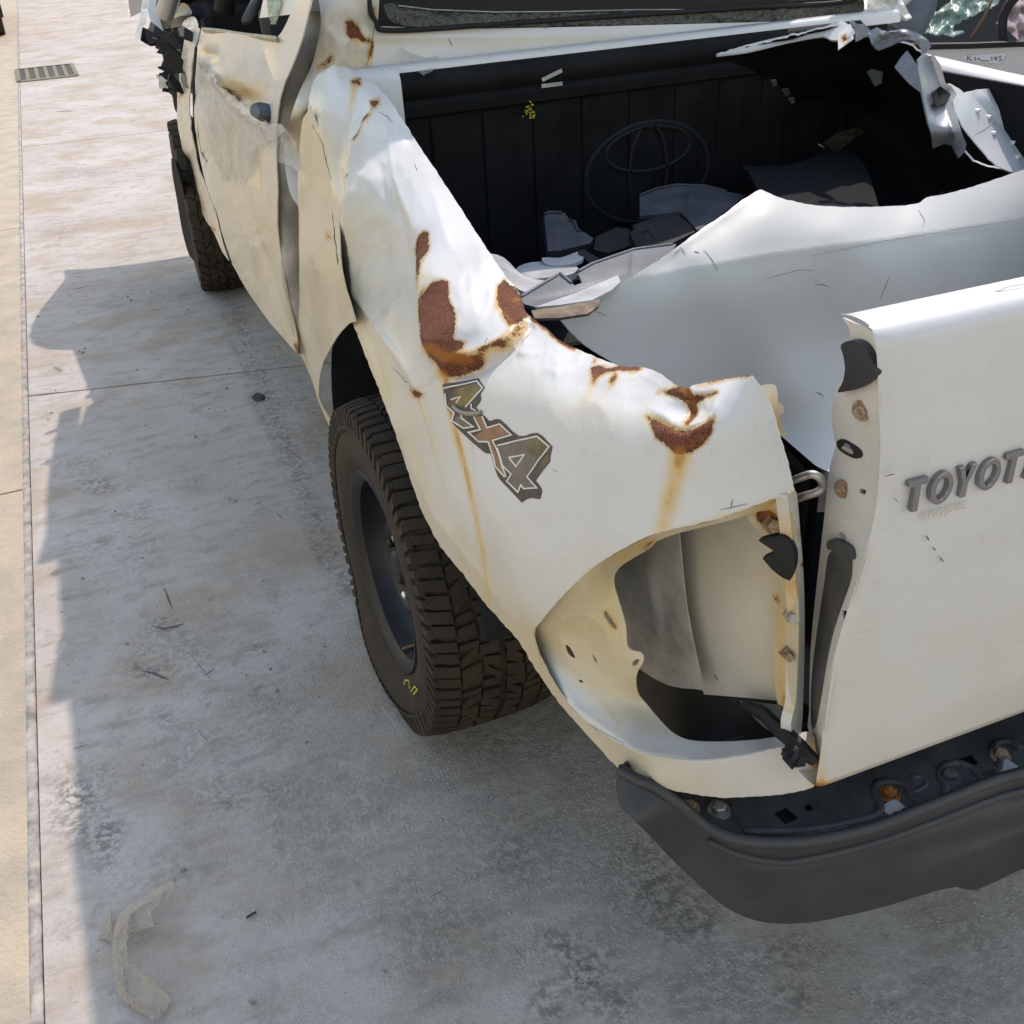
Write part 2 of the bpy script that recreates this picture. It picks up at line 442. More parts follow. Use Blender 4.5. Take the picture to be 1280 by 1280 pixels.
M_SCRATCH = mat('scratch_dirt', (.07, .06, .05), .8)
M_PAINT = paint('white_paint')
M_PAINT2 = paint('white_paint_clean', (.63, .64, .65), .5, .3)
M_PAINT3 = paint('chalky_white_paint', (.585, .58, .55), 1.0, .4)
M_BLACK = mat('black_plastic', (.016, .017, .02), .6, spec=.3, nscale=9, namt=.2, bumpv=.15, bscale=400)
M_LINER = mat('bed_liner_plastic', (.0115, .0125, .0145), .7, spec=.13, nscale=7, namt=.25, bumpv=.15, bscale=250)
M_BUMP = mat('weathered_bumper_plastic', (.038, .040, .044), .44, nscale=6, namt=.16, bumpv=.25, bscale=500)
M_PLATE = mat('bumper_step_plastic', (.085, .086, .09), .45, spec=.35, nscale=12, namt=.25, bumpv=.2, bscale=300)
M_RUBBER = mat('tyre_rubber', (.028, .024, .020), .85, spec=.3, nscale=11, namt=.2, bumpv=.4, bscale=220, col2=(.055, .040, .028))
M_RIM = mat('black_steel', (.010, .011, .013), .5, nscale=12, namt=.25)
M_DARK = mat('dark_interior', (.012, .012, .013), .7)
M_SEAL = mat('grey_seal_edge', (.50, .465, .40), .6, nscale=14, namt=.2)
M_CHROME = mat('chrome', (.27, .275, .29), .16, 1.0)
M_NUT = mat('bright_nut', (.75, .75, .72), .25, .9)
M_STEEL = mat('galvanised_steel', (.42, .41, .38), .45, .8, nscale=40, namt=.25)
M_RUSTB = mat('rusty_bolt', (.19, .085, .035), .7, .3, nscale=220, namt=.4, bumpv=.15, bscale=500, col2=(.40, .33, .24))
M_ORB = mat('orange_rusty_bolt', (.36, .13, .03), .8, .1, nscale=150, namt=.4, bumpv=.5, bscale=300)
M_DGREY = mat('dark_grey_plastic', (.022, .025, .03), .75, spec=.12, nscale=10, namt=.2)
M_DGREY2 = mat('slate_plastic', (.055, .062, .075), .6, spec=.3, nscale=10, namt=.2)
M_GREY = mat('grey_plastic', (.115, .14, .165), .5, nscale=10, namt=.2, bumpv=.15, bscale=200)
M_LGREY = mat('light_grey_plastic', (.45, .47, .48), .5, nscale=12, namt=.2)
M_SILVER = mat('silver_primed_metal', (.23, .25, .285), .45, .2, nscale=14, namt=.16)
M_DMATT = mat('dark_matt_face', (.012, .014, .016), .85, spec=.12, nscale=12, namt=.3, bumpv=.4, bscale=150)  # near-black matt face for panel insides
M_STRAP = mat('dark_grey_strap', (.07, .07, .07), .55, nscale=30, namt=.2)
M_RIMW = mat('wet_white', (.75, .75, .74), .4)
def film(name, col, alpha, rough=.18):
    m = bpy.data.materials.new(name); m.use_nodes = True; t = m.node_tree; b = t.nodes['Principled BSDF']
    tc = t.nodes.new('ShaderNodeTexCoord').outputs['Object']
    b.inputs['Base Color'].default_value = (*col, 1); b.inputs['Roughness'].default_value = rough
    t.links.new(ramp(t, noise_of(t, tc, 22, 6, .7), .35, .7, alpha*.45, min(1, alpha*1.6)), b.inputs['Alpha'])
    bp = N(t, 'ShaderNodeBump'); bp.inputs['Strength'].default_value = .8; bp.inputs['Distance'].default_value = .006
    t.links.new(noise_of(t, tc, 40, 5, .6), bp.inputs['Height']); t.links.new(bp.outputs[0], b.inputs['Normal'])
    return m
M_FILM = film('clear_film', (.62, .62, .62), .20, .08)
M_LITTER = film('brownish_film', (.44, .38, .30), .46, .06)
M_BAG = film('milky_film', (.80, .79, .77), .8, .3)
M_BAG2 = film('whitish_film', (.66, .66, .67), .30, .08)
M_GLASSG = film('green_shattered_glass', (.30, .46, .40), .75, .15)
M_CRUMB = mat('glass_crumbs', (.05, .062, .06), .12, nscale=120, namt=.6, col2=(.008, .01, .01), bumpv=.8, bscale=160)

# ------------------------------------------------------------------ ground
def ground_material():
    m = bpy.data.materials.new('concrete'); m.use_nodes = True; t = m.node_tree; b = t.nodes['Principled BSDF']
    tc = t.nodes.new('ShaderNodeTexCoord').outputs['Object']
    a = t.nodes.new('ShaderNodeAttribute'); a.attribute_name = 'stain'
    a2 = t.nodes.new('ShaderNodeAttribute'); a2.attribute_name = 'rough'
    mp = N(t, 'ShaderNodeMapping'); mp.inputs['Scale'].default_value = (1, 2.6, 1); mp.inputs['Rotation'].default_value = (0, 0, .12); t.links.new(tc, mp.inputs['Vector'])
    n1 = noise_of(t, tc, 1.6, 6); n2 = noise_of(t, mp.outputs[0], 7, 7, .68); n3 = noise_of(t, tc, 60, 5, .7); n4 = noise_of(t, tc, 330, 3, .6)
    c = mixc(t, ramp(t, n1, .3, .7), (.44, .40, .365), (.53, .495, .46))
    c = mixc(t, ramp(t, n2, .46, .70, 0, .7), c, (.31, .275, .24))
    c = mixc(t, ramp(t, noise_of(t, tc, 13, 6, .72), .52, .68, 0, .5), c, (.25, .225, .20))
    c = mixc(t, ramp(t, noise_of(t, tc, 2.6, 5), .46, .66, 0, .75), c, (.38, .305, .225))
    # dry trowel marks
    sm = mth(t, 'MULTIPLY', ramp(t, n2, .60, .70), ramp(t, noise_of(t, tc, 3.3, 3), .52, .62))
    c = mixc(t, mth(t, 'MULTIPLY', sm, .5), c, (.22, .215, .205))
    # exposed aggregate
    vo = N(t, 'ShaderNodeTexVoronoi'); vo.inputs['Scale'].default_value = 120; t.links.new(tc, vo.inputs['Vector'])
    cell = N(t, 'ShaderNodeSeparateColor'); t.links.new(vo.outputs['Color'], cell.inputs[0])
    ag = mth(t, 'MULTIPLY', ramp(t, cell.outputs[0], .3, .9), ramp(t, vo.outputs['Distance'], .25, .5, 1, 0))
    agg = mth(t, 'MULTIPLY', a2.outputs['Fac'], ramp(t, n3, .3, .6))
    agg = mth(t, 'MULTIPLY', agg, ramp(t, noise_of(t, tc, 4.2, 4), .35, .62, .25, 1.))
    c = mixc(t, mth(t, 'MULTIPLY', agg, .62), c, mixc(t, ag, (.27, .25, .23), (.52, .50, .48)))
    c = mixc(t, ramp(t, n4, .58, .72, 0, .4), c, (.20, .185, .165))
    c = mixc(t, ramp(t, noise_of(t, tc, 150, 4, .7), .60, .70, 0, .35), c, (.62, .60, .575))
    # oil and dirt
    s = mth(t, 'MULTIPLY', a.outputs['Fac'], ramp(t, n3, .42, .58, .03, 1.0), clamp=True)
    s = mth(t, 'MULTIPLY', s, ramp(t, noise_of(t, tc, 17, 4), .3, .6, .35, 1.))
    sp = mth(t, 'MULTIPLY', ramp(t, noise_of(t, tc, 26, 6, .75), .60, .66), ramp(t, noise_of(t, tc, 2.1, 4), .5, .62))
    c = mixc(t, mth(t, 'MULTIPLY', sp, .55), c, (.16, .15, .135))
    c = mixc(t, mth(t, 'MULTIPLY', s, .92), c, (.105, .10, .093))
    t.links.new(c, b.inputs['Base Color']); b.inputs['Roughness'].default_value = .85; b.inputs['Specular IOR Level'].default_value = .25
    bp = N(t, 'ShaderNodeBump'); bp.inputs['Strength'].default_value = .8; bp.inputs['Distance'].default_value = .005
    h = mth(t, 'ADD', mth(t, 'MULTIPLY', n3, .6), mth(t, 'MULTIPLY', mth(t, 'ADD', ag, n4), mth(t, 'ADD', mth(t, 'MULTIPLY', agg, .6), .12)))
    t.links.new(h, bp.inputs['Height']); t.links.new(bp.outputs[0], b.inputs['Normal'])
    return m
M_CONC = ground_material()
M_SUB = mat('earth_and_joint_dirt', (.23, .20, .16), .95, nscale=3, namt=.2)
M_STRIP = mat('ochre_paving', (.47, .385, .285), .9, nscale=7, namt=.2, bumpv=.9, bscale=120, col2=(.37, .325, .26))
M_MORTAR = mat('grey_mortar', (.44, .41, .37), .95, nscale=20, namt=.25, bumpv=1., bscale=60)

gm = MB(); S = 400
gm.add([(-S, -S, -.03), (S, -S, -.03), (S, S, -.03), (-S, S, -.03)], [(0, 1, 2, 3)])
ground = tag(gm.build('ground', M_SUB), kind='structure')

def gpt(px, py, z=0.): return on(px, py, 'Z', z)
STAINS = [  # px, py, radius along, radius across (px), strength
    (95, 1005, 30, 45, .9), (130, 1050, 26, 32, .85), (110, 975, 40, 18, .55), (300, 990, 60, 18, .5), (205, 900, 14, 12, .6), (180, 1090, 60, 30, .25),
    (735, 1215, 28, 34, .9), (690, 1250, 26, 24, .8), (830, 1110, 34, 34, .85), (800, 1075, 30, 26, .6), (980, 1195, 44, 26, .6), (990, 1240, 26, 22, .7),
    (770, 1250, 30, 22, .8), (120, 607, 30, 9, .75), (100, 580, 30, 10, .4), (80, 290, 26, 12, .45), (100, 215, 34, 7, .4), (75, 330, 40, 10, .2), (190, 365, 50, 12, .35), (150, 380, 20, 8, .4),
    (215, 820, 60, 40, .4), (185, 838, 24, 10, .8), (205, 780, 22, 10, .7), (290, 1000, 80, 14, .6), (250, 940, 60, 30, .35), (150, 690, 60, 40, .3), (330, 900, 40, 50, .2), (170, 640, 20, 14, .5), (640, 1040, 40, 60, .4), (860, 1150, 40, 30, .7), (700, 1180, 30, 20, .7), (323, 497, 11, 7, 1.), (560, 1170, 80, 40, .25), (900, 1230, 60, 40, .3), (1180, 1190, 70, 40, .25), (660, 920, 70, 40, .4), (1150, 1240, 80, 40, .3), (440, 1000, 60, 40, .15), (1040, 1120, 30, 18, .4)]
TRACKS = [([(285, 360), (330, 480), (372, 590), (432, 735)], 13, .8), ([(268, 355), (300, 450), (345, 565), (385, 660), (420, 760)], 4, .7), ([(310, 330), (345, 430), (400, 560)], 22, .45)]
def ground_attr(P):
    px, py = proj(P)
    ok = ((P-CAM) @ RM[2]) > .2
    s = np.zeros(len(P))
    for x, y, rx, ry, a in STAINS: s = np.maximum(s, a*np.clip(1.45*np.exp(-(((px-x)/rx)**2+((py-y)/ry)**2)), 0, 1))
    for pl, wd, a in TRACKS:
        d, fr = seg_d(px, py, pl); s = np.maximum(s, a*np.exp(-(d/wd)**2))
    rg = np.clip((P[:, 0]+1.6)/.5, .15, 1)*np.clip((.9-P[:, 1])/1.2, .1, 1)
    return np.where(ok, s, 0), rg
# slab edge on the left and the cross joints, in ground coordinates
def edge_x(y): return -1.612+.0192*(y+.53)
JT = -.2276
joints = [-6.6, -2.6, 2.16, 6.9, 11.6, 16.3, 21, 26, 31, 40]         # y at X=-1.66 side
def jy(k, x): return joints[k]+.0+(x+1.66)*JT*(1 if k < 3 else .25)
for k in range(len(joints)-1):
    near = k in (1, 2)
    xs = np.r_[np.arange(0, 2.9, .02), np.arange(2.9, 14.1, .8)] if near else np.linspace(0, 14, 30)
    vsn = int((joints[k+1]-joints[k])/(.022 if k == 1 else .05)) if near else 14
    V = []; nx = len(xs); ny = vsn+1
    for j in range(ny):
        f = j/vsn
        for d in xs:
            x0 = -1.6+d; y = jy(k, x0)+.006+(jy(k+1, x0)-jy(k, x0)-.012)*f
            V.append((edge_x(y)+d, y, 0.0))
    V = np.array(V); 
    jit = np.array([mnoise.noise(Vector((q[0]*9, q[1]*9, 0))) for q in V[:nx]]) * .004
    V[:nx, 1] += jit
    F = [(j*nx+i, j*nx+i+1, (j+1)*nx+i+1, (j+1)*nx+i) for j in range(ny-1) for i in range(nx-1)]
    # skirt
    n0 = len(V); ring = list(range(nx))+[j*nx+nx-1 for j in range(1, ny)]+list(range((ny-1)*nx+nx-2, (ny-1)*nx-1, -1))+[j*nx for j in range(ny-2, 0, -1)]
    V = np.r_[V, V[ring]-[0, 0, .028]]
    F += [(ring[i], n0+i, n0+(i+1) % len(ring), ring[(i+1) % len(ring)]) for i in range(len(ring))]
    me = bpy.data.meshes.new('concrete_slab'); me.from_pydata(V.tolist(), [], F)
    s_, r_ = ground_attr(V)
    for nm, val in (('stain', s_), ('rough', r_)):
        a = me.attributes.new(nm, 'FLOAT', 'POINT'); a.data.foreach_set('value', val.astype(np.float32))
    link('concrete_slab', me, M_CONC, ground)
# ochre strip beyond the slab edge, with a ragged mortar bead between
for y0, y1 in ((-6, 1.4), (1.41, 4.6), (4.61, 9.2), (9.21, 15), (15.01, 24), (24.01, 40)):
    mb = MB(); mb.add([(edge_x(y0)-4.5, y0, -.002), (edge_x(y0)-.024, y0, -.002), (edge_x(y1)-.024, y1, -.002), (edge_x(y1)-4.5, y1, -.002),
                       (edge_x(y0)-4.5, y0, -.028), (edge_x(y0)-.024, y0, -.028), (edge_x(y1)-.024, y1, -.028), (edge_x(y1)-4.5, y1, -.028)],
                      [(0, 1, 2, 3), (0, 4, 5, 1), (1, 5, 6, 2), (2, 6, 7, 3), (3, 7, 4, 0)])
    mb.build('paving_slab', M_STRIP, ground)
rows = []
for y in np.r_[np.arange(-3, 4, .02), np.arange(4, 40, .25)]:
    a = (mnoise.noise(Vector((y*23, 0, 0)))+mnoise.noise(Vector((y*61, 0, 0))))*.006; b_ = mnoise.noise(Vector((y*37, 4, 0)))*.004; h = .001+.002*mnoise.noise(Vector((y*23, 9, 0)))
    e = edge_x(y); rows.append([(e-.028+a, y, -.006), (e-.022+a, y, -.0015), (e-.014, y, .0+h*.3), (e-.005+b_, y, -.001+h*.3), (e-.0015+b_*.4, y, -.02)])
MB().loft(rows).build('mortar_joint', M_MORTAR, ground, smooth=True)

# ------------------------------------------------------------------ the wrecked pickup
truck = tag(empty('pickup_truck', (0, 1.0, 0)), 'wrecked white double-cab pickup with rusted, crumpled bed side and missing tail lamp', 'truck')

def rusts(polys=(), lines=(), extra=0):
    def f(px, py):
        v = np.full(px.shape, -60.)
        for p in polys: v = np.maximum(v, sdf(px, py, p))
        for pl, wd in lines:
            d, fr = seg_d(px, py, pl); v = np.maximum(v, wd*np.clip(1.3-np.abs(fr-.5), .5, 1)-d)
        return np.clip(.5+v/42, 0, 1)
    return f
def streaks(L):
    def f(px, py):
        v = np.zeros(px.shape)
        for pl, w0, w1, a0, a1 in L:
            d, fr = seg_d(px, py, pl); wd = w0+(w1-w0)*fr; v = np.maximum(v, (a0+(a1-a0)*fr)*np.exp(-(d/wd)**2))
        return np.clip(v, 0, 1)
    return f
def cracks(L): return list(L)

# --- left bed side -------------------------------------------------------
secs = {  # crumpled cross-sections: Y -> (X, Z)
    .44: [(-.655, 1.232), (-.70, 1.235), (-.74, 1.215)],
    .28: [(-.67, 1.205), (-.725, 1.20), (-.78, 1.175), (-.815, 1.10), (-.825, 1.02)],
    .10: [(-.664, 1.15), (-.72, 1.145), (-.772, 1.115), (-.815, 1.06), (-.832, 1.0), (-.842, .91), (-.845, .84)],
    -.03: [(-.667, 1.118), (-.715, 1.112), (-.752, 1.09), (-.772, 1.03), (-.79, .97), (-.83, .89), (-.85, .82)],
    -.15: [(-.674, 1.09), (-.72, 1.082), (-.752, 1.06), (-.765, 1.01), (-.785, .95), (-.825, .87), (-.852, .80)],
    -.30: [(-.686, 1.056), (-.735, 1.05), (-.78, 1.032), (-.80, .985), (-.815, .93), (-.838, .85), (-.855, .78), (-.857, .735)],
    -.42: [(-.698, 1.038), (-.75, 1.038), (-.80, 1.02), (-.832, .975), (-.84, .90), (-.85, .81), (-.858, .73), (-.86, .68)],
    -.52: [(-.711, 1.022), (-.765, 1.018), (-.80, .995), (-.828, .94), (-.843, .87), (-.853, .79), (-.858, .71), (-.858, .65)],
    -.70: [(-.711, 1.032), (-.755, 1.03), (-.79, 1.005), (-.818, .95), (-.838, .87), (-.85, .79), (-.855, .71), (-.85, .635)],
    -.88: [(-.720, 1.075), (-.765, 1.07), (-.795, 1.04), (-.818, .98), (-.836, .90), (-.847, .82), (-.85, .73), (-.835, .632)],
    -1.0: [(-.722, 1.125), (-.765, 1.115), (-.792, 1.08), (-.81, 1.02), (-.825, .95), (-.835, .86), (-.835, .76), (-.81, .632)],
}
Qc = [(x, y, z) for y, L in secs.items() for x, z in L]
Qc += [(938, 469, 'Y', -1.07), (958, 495, 'Y', -1.085), (980, 560, 'Y', -1.1), (992, 612, 'Y', -1.11), (900, 560, 'Y', -1.085), (905, 620, 'Y', -1.09), (850, 600, 'Y', -1.06),
       (870, 993, 'Y', -1.075), (940, 985, 'Y', -1.10), (1018, 980, 'Y', -1.12), (1018, 930, 'Y', -1.115), (920, 945, 'Y', -1.10), (850, 955, 'Y', -1.07), (815, 978, 'Y', -1.045)]
Q = Surf(Qc, creases=[
    ridge([(437, 205), (437, 300), (446, 372), (500, 448), (526, 494)], .013, 6),
    ridge([(526, 292), (527, 350), (530, 420), (548, 468)], .010, 6),
    step_([(548, 470), (575, 452), (606, 446), (634, 430), (655, 406), (668, 399)], .011, 5, 26),
    ridge([(553, 472), (590, 464), (614, 450), (645, 424), (668, 404)], -.012, 6),
    ridge([(668, 398), (648, 440), (690, 446), (740, 452)], .007, 6),
    bump(852, 508, 34, 20, -.024), ridge([(812, 522), (850, 538), (890, 522)], -.008, 5), ridge([(822, 490), (852, 494), (894, 490)], -.006, 4), ridge([(851, 482), (851, 535)], -.007, 5), ridge([(800, 500), (830, 520), (852, 560)], .005, 8), ridge([(900, 500), (880, 525), (856, 562)], .005, 8),
    ridge([(452, 104), (430, 160), (420, 210)], -.010, 9), ridge([(475, 128), (446, 182), (437, 215)], .009, 6), ridge([(475, 128), (490, 150), (520, 165)], -.004, 6),
    bump(478, 300, 24, 70, -.012, 8), ridge([(484, 160), (490, 220), (508, 262), (524, 300)], .008, 7), ridge([(470, 180), (478, 240), (500, 275), (512, 330)], -.009, 7),
    ridge([(447, 356), (456, 335), (467, 310)], .004, 4), ridge([(540, 240), (560, 300), (580, 345)], .004, 9), ridge([(500, 330), (515, 400), (512, 470)], -.005, 6),
    bump(720, 452, 22, 12, -.008), ridge([(693, 472), (700, 456), (745, 458)], .006, 5), ridge([(745, 458), (800, 466), (830, 484)], .004, 6),
    ridge([(405, 215), (416, 320), (436, 400)], -.008, 7), ridge([(445, 395), (462, 440), (500, 545)], .005, 5), ridge([(418, 120), (402, 150), (410, 200)], .006, 7),
    crumple(.010, 46, 460, 230, 60, 170, 1.3), crumple(.006, 30, 420, 130, 40, 50, 4.1), crumple(.006, 40, 600, 370, 50, 60, 2.2), crumple(.007, 34, 700, 440, 60, 30, 6.), crumple(.004, 50, 850, 500, 90, 50, 8.), crumple(.0035, 80, 640, 620, 160, 130, 9.),
    bump(620, 560, 60, 40, -.006), bump(760, 560, 50, 60, .004), ridge([(470, 470), (540, 640), (640, 770)], .004, 7)], push=(-.8, -.3, .55))
Q_out = [(393, 102), (402, 90), (413, 83), (430, 84), (441, 88), (452, 99), (468, 106), (482, 119), (497, 139), (520, 176), (545, 213), (575, 259), (605, 305), (632, 345),
         (643, 357), (650, 367), (656, 384), (664, 396), (672, 403), (684, 411), (698, 424), (716, 434), (742, 445), (760, 452), (782, 459), (803, 459), (824, 466), (838, 476), (850, 483), (868, 480),
         (905, 474), (938, 469), (945, 475), (956, 490), (966, 510), (975, 542), (983, 570), (990, 597), (993, 613),
         (960, 626), (930, 637), (902, 647), (868, 656), (838, 662), (812, 670), (790, 680), (765, 694), (740, 710), (716, 732), (694, 755), (674, 778), (667, 790),
         (669, 806), (680, 832), (697, 862), (720, 890), (748, 914), (780, 933), (815, 945), (860, 951), (905, 949), (960, 938), (1018, 922),
         (1020, 940), (1022, 972), (1016, 984), (985, 992), (940, 996), (900, 997), (868, 993), (838, 987), (806, 976), (775, 962), (740, 925), (700, 880), (672, 840), (648, 801), (625, 775), (600, 746),
         (578, 716), (556, 690), (540, 664), (528, 640), (516, 605), (506, 574), (495, 540), (480, 498), (465, 462), (450, 425), (440, 402), (431, 372), (424, 345), (418, 318), (417, 285), (416, 258), (414, 232), (409, 212),
         (407, 196), (402, 180), (393, 165), (389, 152), (386, 138), (387, 120)]
RP = [[(524, 300), (530, 290), (536, 291), (535, 305), (537, 312), (530, 325), (528, 345), (525, 352), (523, 335), (521, 315)],
      [(533, 362), (545, 352), (553, 350), (560, 352), (562, 360), (560, 370), (566, 382), (570, 392), (571, 410), (569, 425), (583, 430), (582, 437), (575, 441), (590, 446), (606, 443), (596, 456), (585, 462), (570, 468), (556, 470), (549, 458), (540, 446), (532, 432), (529, 410), (528, 385)],
      [(594, 441), (612, 433), (632, 425), (648, 411), (656, 404), (646, 418), (626, 433), (606, 441)],
      [(622, 360), (631, 349), (638, 356), (645, 362), (653, 372), (658, 385), (664, 396), (654, 404), (642, 409), (636, 403), (629, 390), (621, 375)],
      [(740, 460), (748, 458), (765, 461), (775, 457), (806, 459), (800, 464), (775, 464), (760, 466), (748, 471), (742, 480)],
      [(847, 481), (857, 481), (859, 490), (896, 490), (872, 496), (857, 500), (854, 530), (848, 530), (846, 502), (838, 493), (821, 490)],
      [(808, 520), (815, 524), (830, 532), (850, 537), (862, 535), (880, 526), (893, 520), (889, 540), (879, 556), (862, 565), (848, 568), (835, 559), (820, 546)],
      [(515, 487), (525, 490), (530, 493), (525, 498), (518, 496)], [(440, 101), (452, 99), (452, 106), (441, 107)], [(465, 128), (475, 126), (472, 135), (467, 137)], [(836, 470), (850, 479), (862, 477), (855, 484), (846, 484)]]
RL = [([(666, 399), (682, 410), (700, 426), (716, 435)], 2.5), ([(770, 468), (765, 478)], 2), ([(463, 146), (455, 157), (446, 176)], 2.2), ([(905, 474), (938, 469)], 1.0), ([(742, 447), (742, 452)], 1.5),
      ([(868, 481), (905, 475)], 1.0), ([(403, 88), (412, 82)], 1.5), ([(388, 146), (392, 158)], 1.3)]
SK = [([(540, 436), (560, 448), (585, 446)], 12, 10, .75, .9), ([(553, 466), (560, 500), (570, 545), (582, 592), (594, 640), (604, 690), (613, 757)], 6, 2.5, 1.0, .55), ([(566, 470), (575, 500), (588, 560), (600, 640)], 3, 1.5, .5, .15),
      ([(523, 498), (536, 540), (552, 600), (575, 690)], 2.2, 1.6, .6, .1), ([(530, 498), (548, 560), (562, 640)], 2, 1.5, .35, .05), ([(588, 545), (592, 600)], 2, 1.3, .4, .1),
      ([(850, 566), (845, 595), (838, 620), (828, 662)], 13, 12, .85, .55), ([(845, 566), (836, 610), (822, 662)], 4, 4, .5, .35), ([(852, 484), (851, 530)], 8, 5, .7, .6),
      ([(745, 470), (737, 490), (728, 515)], 6, 6, .6, .1), ([(768, 470), (762, 486), (752, 500)], 5, 4, .6, .1), ([(800, 462), (778, 478)], 5, 3, .5, .1),
      ([(444, 106), (440, 122), (434, 145), (428, 165)], 4.5, 3, .75, .05), ([(469, 136), (462, 150), (446, 180), (440, 195)], 3, 2, .7, .1), ([(527, 350), (522, 400), (505, 450)], 3, 3, .3, .1),
      ([(524, 350), (527, 365)], 3, 3, .8, .5), ([(600, 441), (630, 430), (650, 410), (640, 400), (625, 385), (622, 365)], 7, 7, .5, .6), ([(575, 442), (600, 446), (640, 424)], 6, 6, .6, .5),
      ([(700, 430), (742, 447), (800, 459)], 3, 3, .25, .25), ([(990, 614), (930, 638), (840, 664), (760, 700), (690, 765)], 5, 7, .28, .22), ([(1019, 925), (1020, 985)], 8, 8, .7, .8), ([(812, 523), (850, 540), (890, 524)], 8, 8, .5, .5)]
CK = [([(390, 158), (398, 168), (404, 178), (407, 196), (410, 212), (413, 225)], 1.6), ([(437, 218), (435, 225)], 2.2), ([(490, 458), (510, 478), (520, 488)], 1.3), ([(475, 140), (485, 147), (490, 153)], 1.2), ([(519, 205), (522, 214)], 1.3),
      ([(914, 634), (916, 624)], 1.3), ([(736, 905), (760, 922), (784, 936)], .9), ([(900, 638), (935, 630)], 1), ([(415, 256), (417, 300)], 1.2), ([(808, 975), (815, 970)], 1), ([(690, 586), (698, 590)], .8), ([(610, 430), (613, 424)], .9)]
def tanQ(px, py):
    d, _ = seg_d(px, py, [(388, 150), (412, 232), (424, 345), (465, 462), (528, 640), (600, 746), (700, 880), (775, 962), (868, 993)])
    a = .55*np.exp(-(d/38)**2)+.22*np.exp(-(d/130)**2)
    d2, _ = seg_d(px, py, [(667, 790), (720, 890), (780, 933)]); a += .3*np.exp(-(d2/30)**2)
    return np.clip(a, 0, 1)
quarter = sheet('bed_side_panel', Q_out, Q, [M_PAINT, M_DMATT], truck, step=3.0, thick=.0022, jag=1.2,
                attrs={'rust': rusts(RP, RL), 'streak': streaks(SK), 'crack': cracks(CK), 'tan': tanQ, 'speck': lambda x, y: np.clip(sum(a*np.exp(-(((x-u)/p)**2+((y-v)/q)**2)) for u, v, p, q, a in ((735, 520, 45, 70, 1.), (690, 500, 60, 60, .5), (680, 690, 70, 40, .5), (560, 300, 50, 90, .4), (470, 300, 40, 120, .35), (900, 590, 70, 50, .35))), 0, 1)})
tag(quarter, 'crumpled white left bed side with rust patches, dents and torn edges')

# tan front section of the bed side, ahead of the wheel arch
Tc = [(.44, -.80, 1.16), (.44, -.822, 1.0), (.44, -.83, .85), (.44, -.835, .7), (.42, -.825, .58), (.3, -.80, 1.06), (.26, -.83, .95), (.22, -.84, .86), (.34, -.835, .78), (.40, -.83, .62), (.40, -.82, .50), (.52, -.79, 1.2), (.52, -.815, .95), (.52, -.825, .75), (.5, -.825, .6)]
T = Surf([(x, y, z) for y, x, z in Tc], creases=[ridge([(380, 165), (378, 260), (381, 350), (392, 420)], .006, 6), ridge([(437, 395), (410, 450), (402, 495), (414, 530)], .008, 5), bump(400, 300, 12, 60, .006), crumple(.003, 40, 395, 300, 30, 160, 2.)], push=(-1, 0, .1))
tan_p = sheet('bed_front_section', [(378, 152), (384, 140), (388, 132), (394, 150), (402, 172), (412, 200), (418, 232), (423, 270), (425, 320), (430, 352), (440, 385), (445, 402), (438, 404), (425, 420), (412, 443), (403, 464), (401, 490), (408, 512), (416, 528), (412, 532), (402, 508), (390, 475), (380, 452), (373, 440), (371, 420), (375, 380), (375, 300), (374, 220)],
      T, [M_PAINT, M_DMATT], truck, step=3, thick=.002, attrs={'tan': lambda x, y: .85+0*x, 'rust': rusts([], [([(411, 292), (412, 298)], 1.5)]), 'crack': cracks([([(416, 268), (418, 300), (422, 330)], 2.2), ([(421, 318), (422, 331)], 3.)]), 'streak': streaks([([(373, 440), (376, 425)], 4, 3, .7, .4), ([(404, 470), (402, 505), (414, 530)], 2.5, 2.5, .5, .5)])})

# --- 4x4 decal -----------------------------------------------------------
def dz(pts): return [(500+x/5.818, 440+y/5.818) for x, y in pts]
M_D_DARK = mat('decal_dark', (.055, .05, .045), .5, nscale=40, namt=.15)
M_D_WHITE = mat('decal_white', (.72, .69, .64), .5, nscale=30, namt=.1)
M_D_GREY = mat('decal_grey_brown', (.15, .13, .11), .5, nscale=60, namt=.12)
M_D_OLIVE = mat('decal_olive', (.17, .125, .03), .5, nscale=20, namt=.25, col2=(.05, .045, .04))
M_D_BROWN = mat('decal_brown', (.30, .16, .09), .5, nscale=50, namt=.1)
decal = sheet('decal_four_by_four', dz([(303, 232), (548, 180), (606, 255), (578, 305), (584, 345), (548, 400), (585, 450), (606, 462), (640, 500), (720, 488), (850, 606), (990, 585), (1108, 690), (1090, 770), (1092, 795), (985, 935), (1030, 1000), (1015, 1070), (940, 1062), (880, 1095), (775, 985), (700, 900), (640, 735), (600, 728), (500, 640), (380, 520), (365, 488), (385, 450), (335, 405), (318, 330)]),
              Q, M_D_DARK, quarter, step=2.5, thick=.0003, toward=.0012)
tag(decal, 'grey, brown and olive sticker reading 4x4, wrinkled and torn')
def dpart(nm, pts, m, lift, st=2.5): return sheet(nm, dz(pts), Q, m, quarter, step=st, thick=.0003, toward=lift)
dpart('decal_numeral', [(345, 285), (535, 222), (578, 262), (482, 375), (440, 395), (400, 380), (375, 390), (345, 385)], M_D_OLIVE, .0018)
dpart('decal_numeral', [(400, 470), (440, 455), (505, 530), (450, 545), (385, 505)], M_D_GREY, .0018)
dpart('decal_letter', [(535, 465), (585, 462), (615, 545), (725, 530), (778, 592), (652, 625), (672, 720), (765, 890), (745, 895), (695, 830), (640, 700), (622, 640), (570, 640), (528, 605), (590, 570)], M_D_BROWN, .0018)
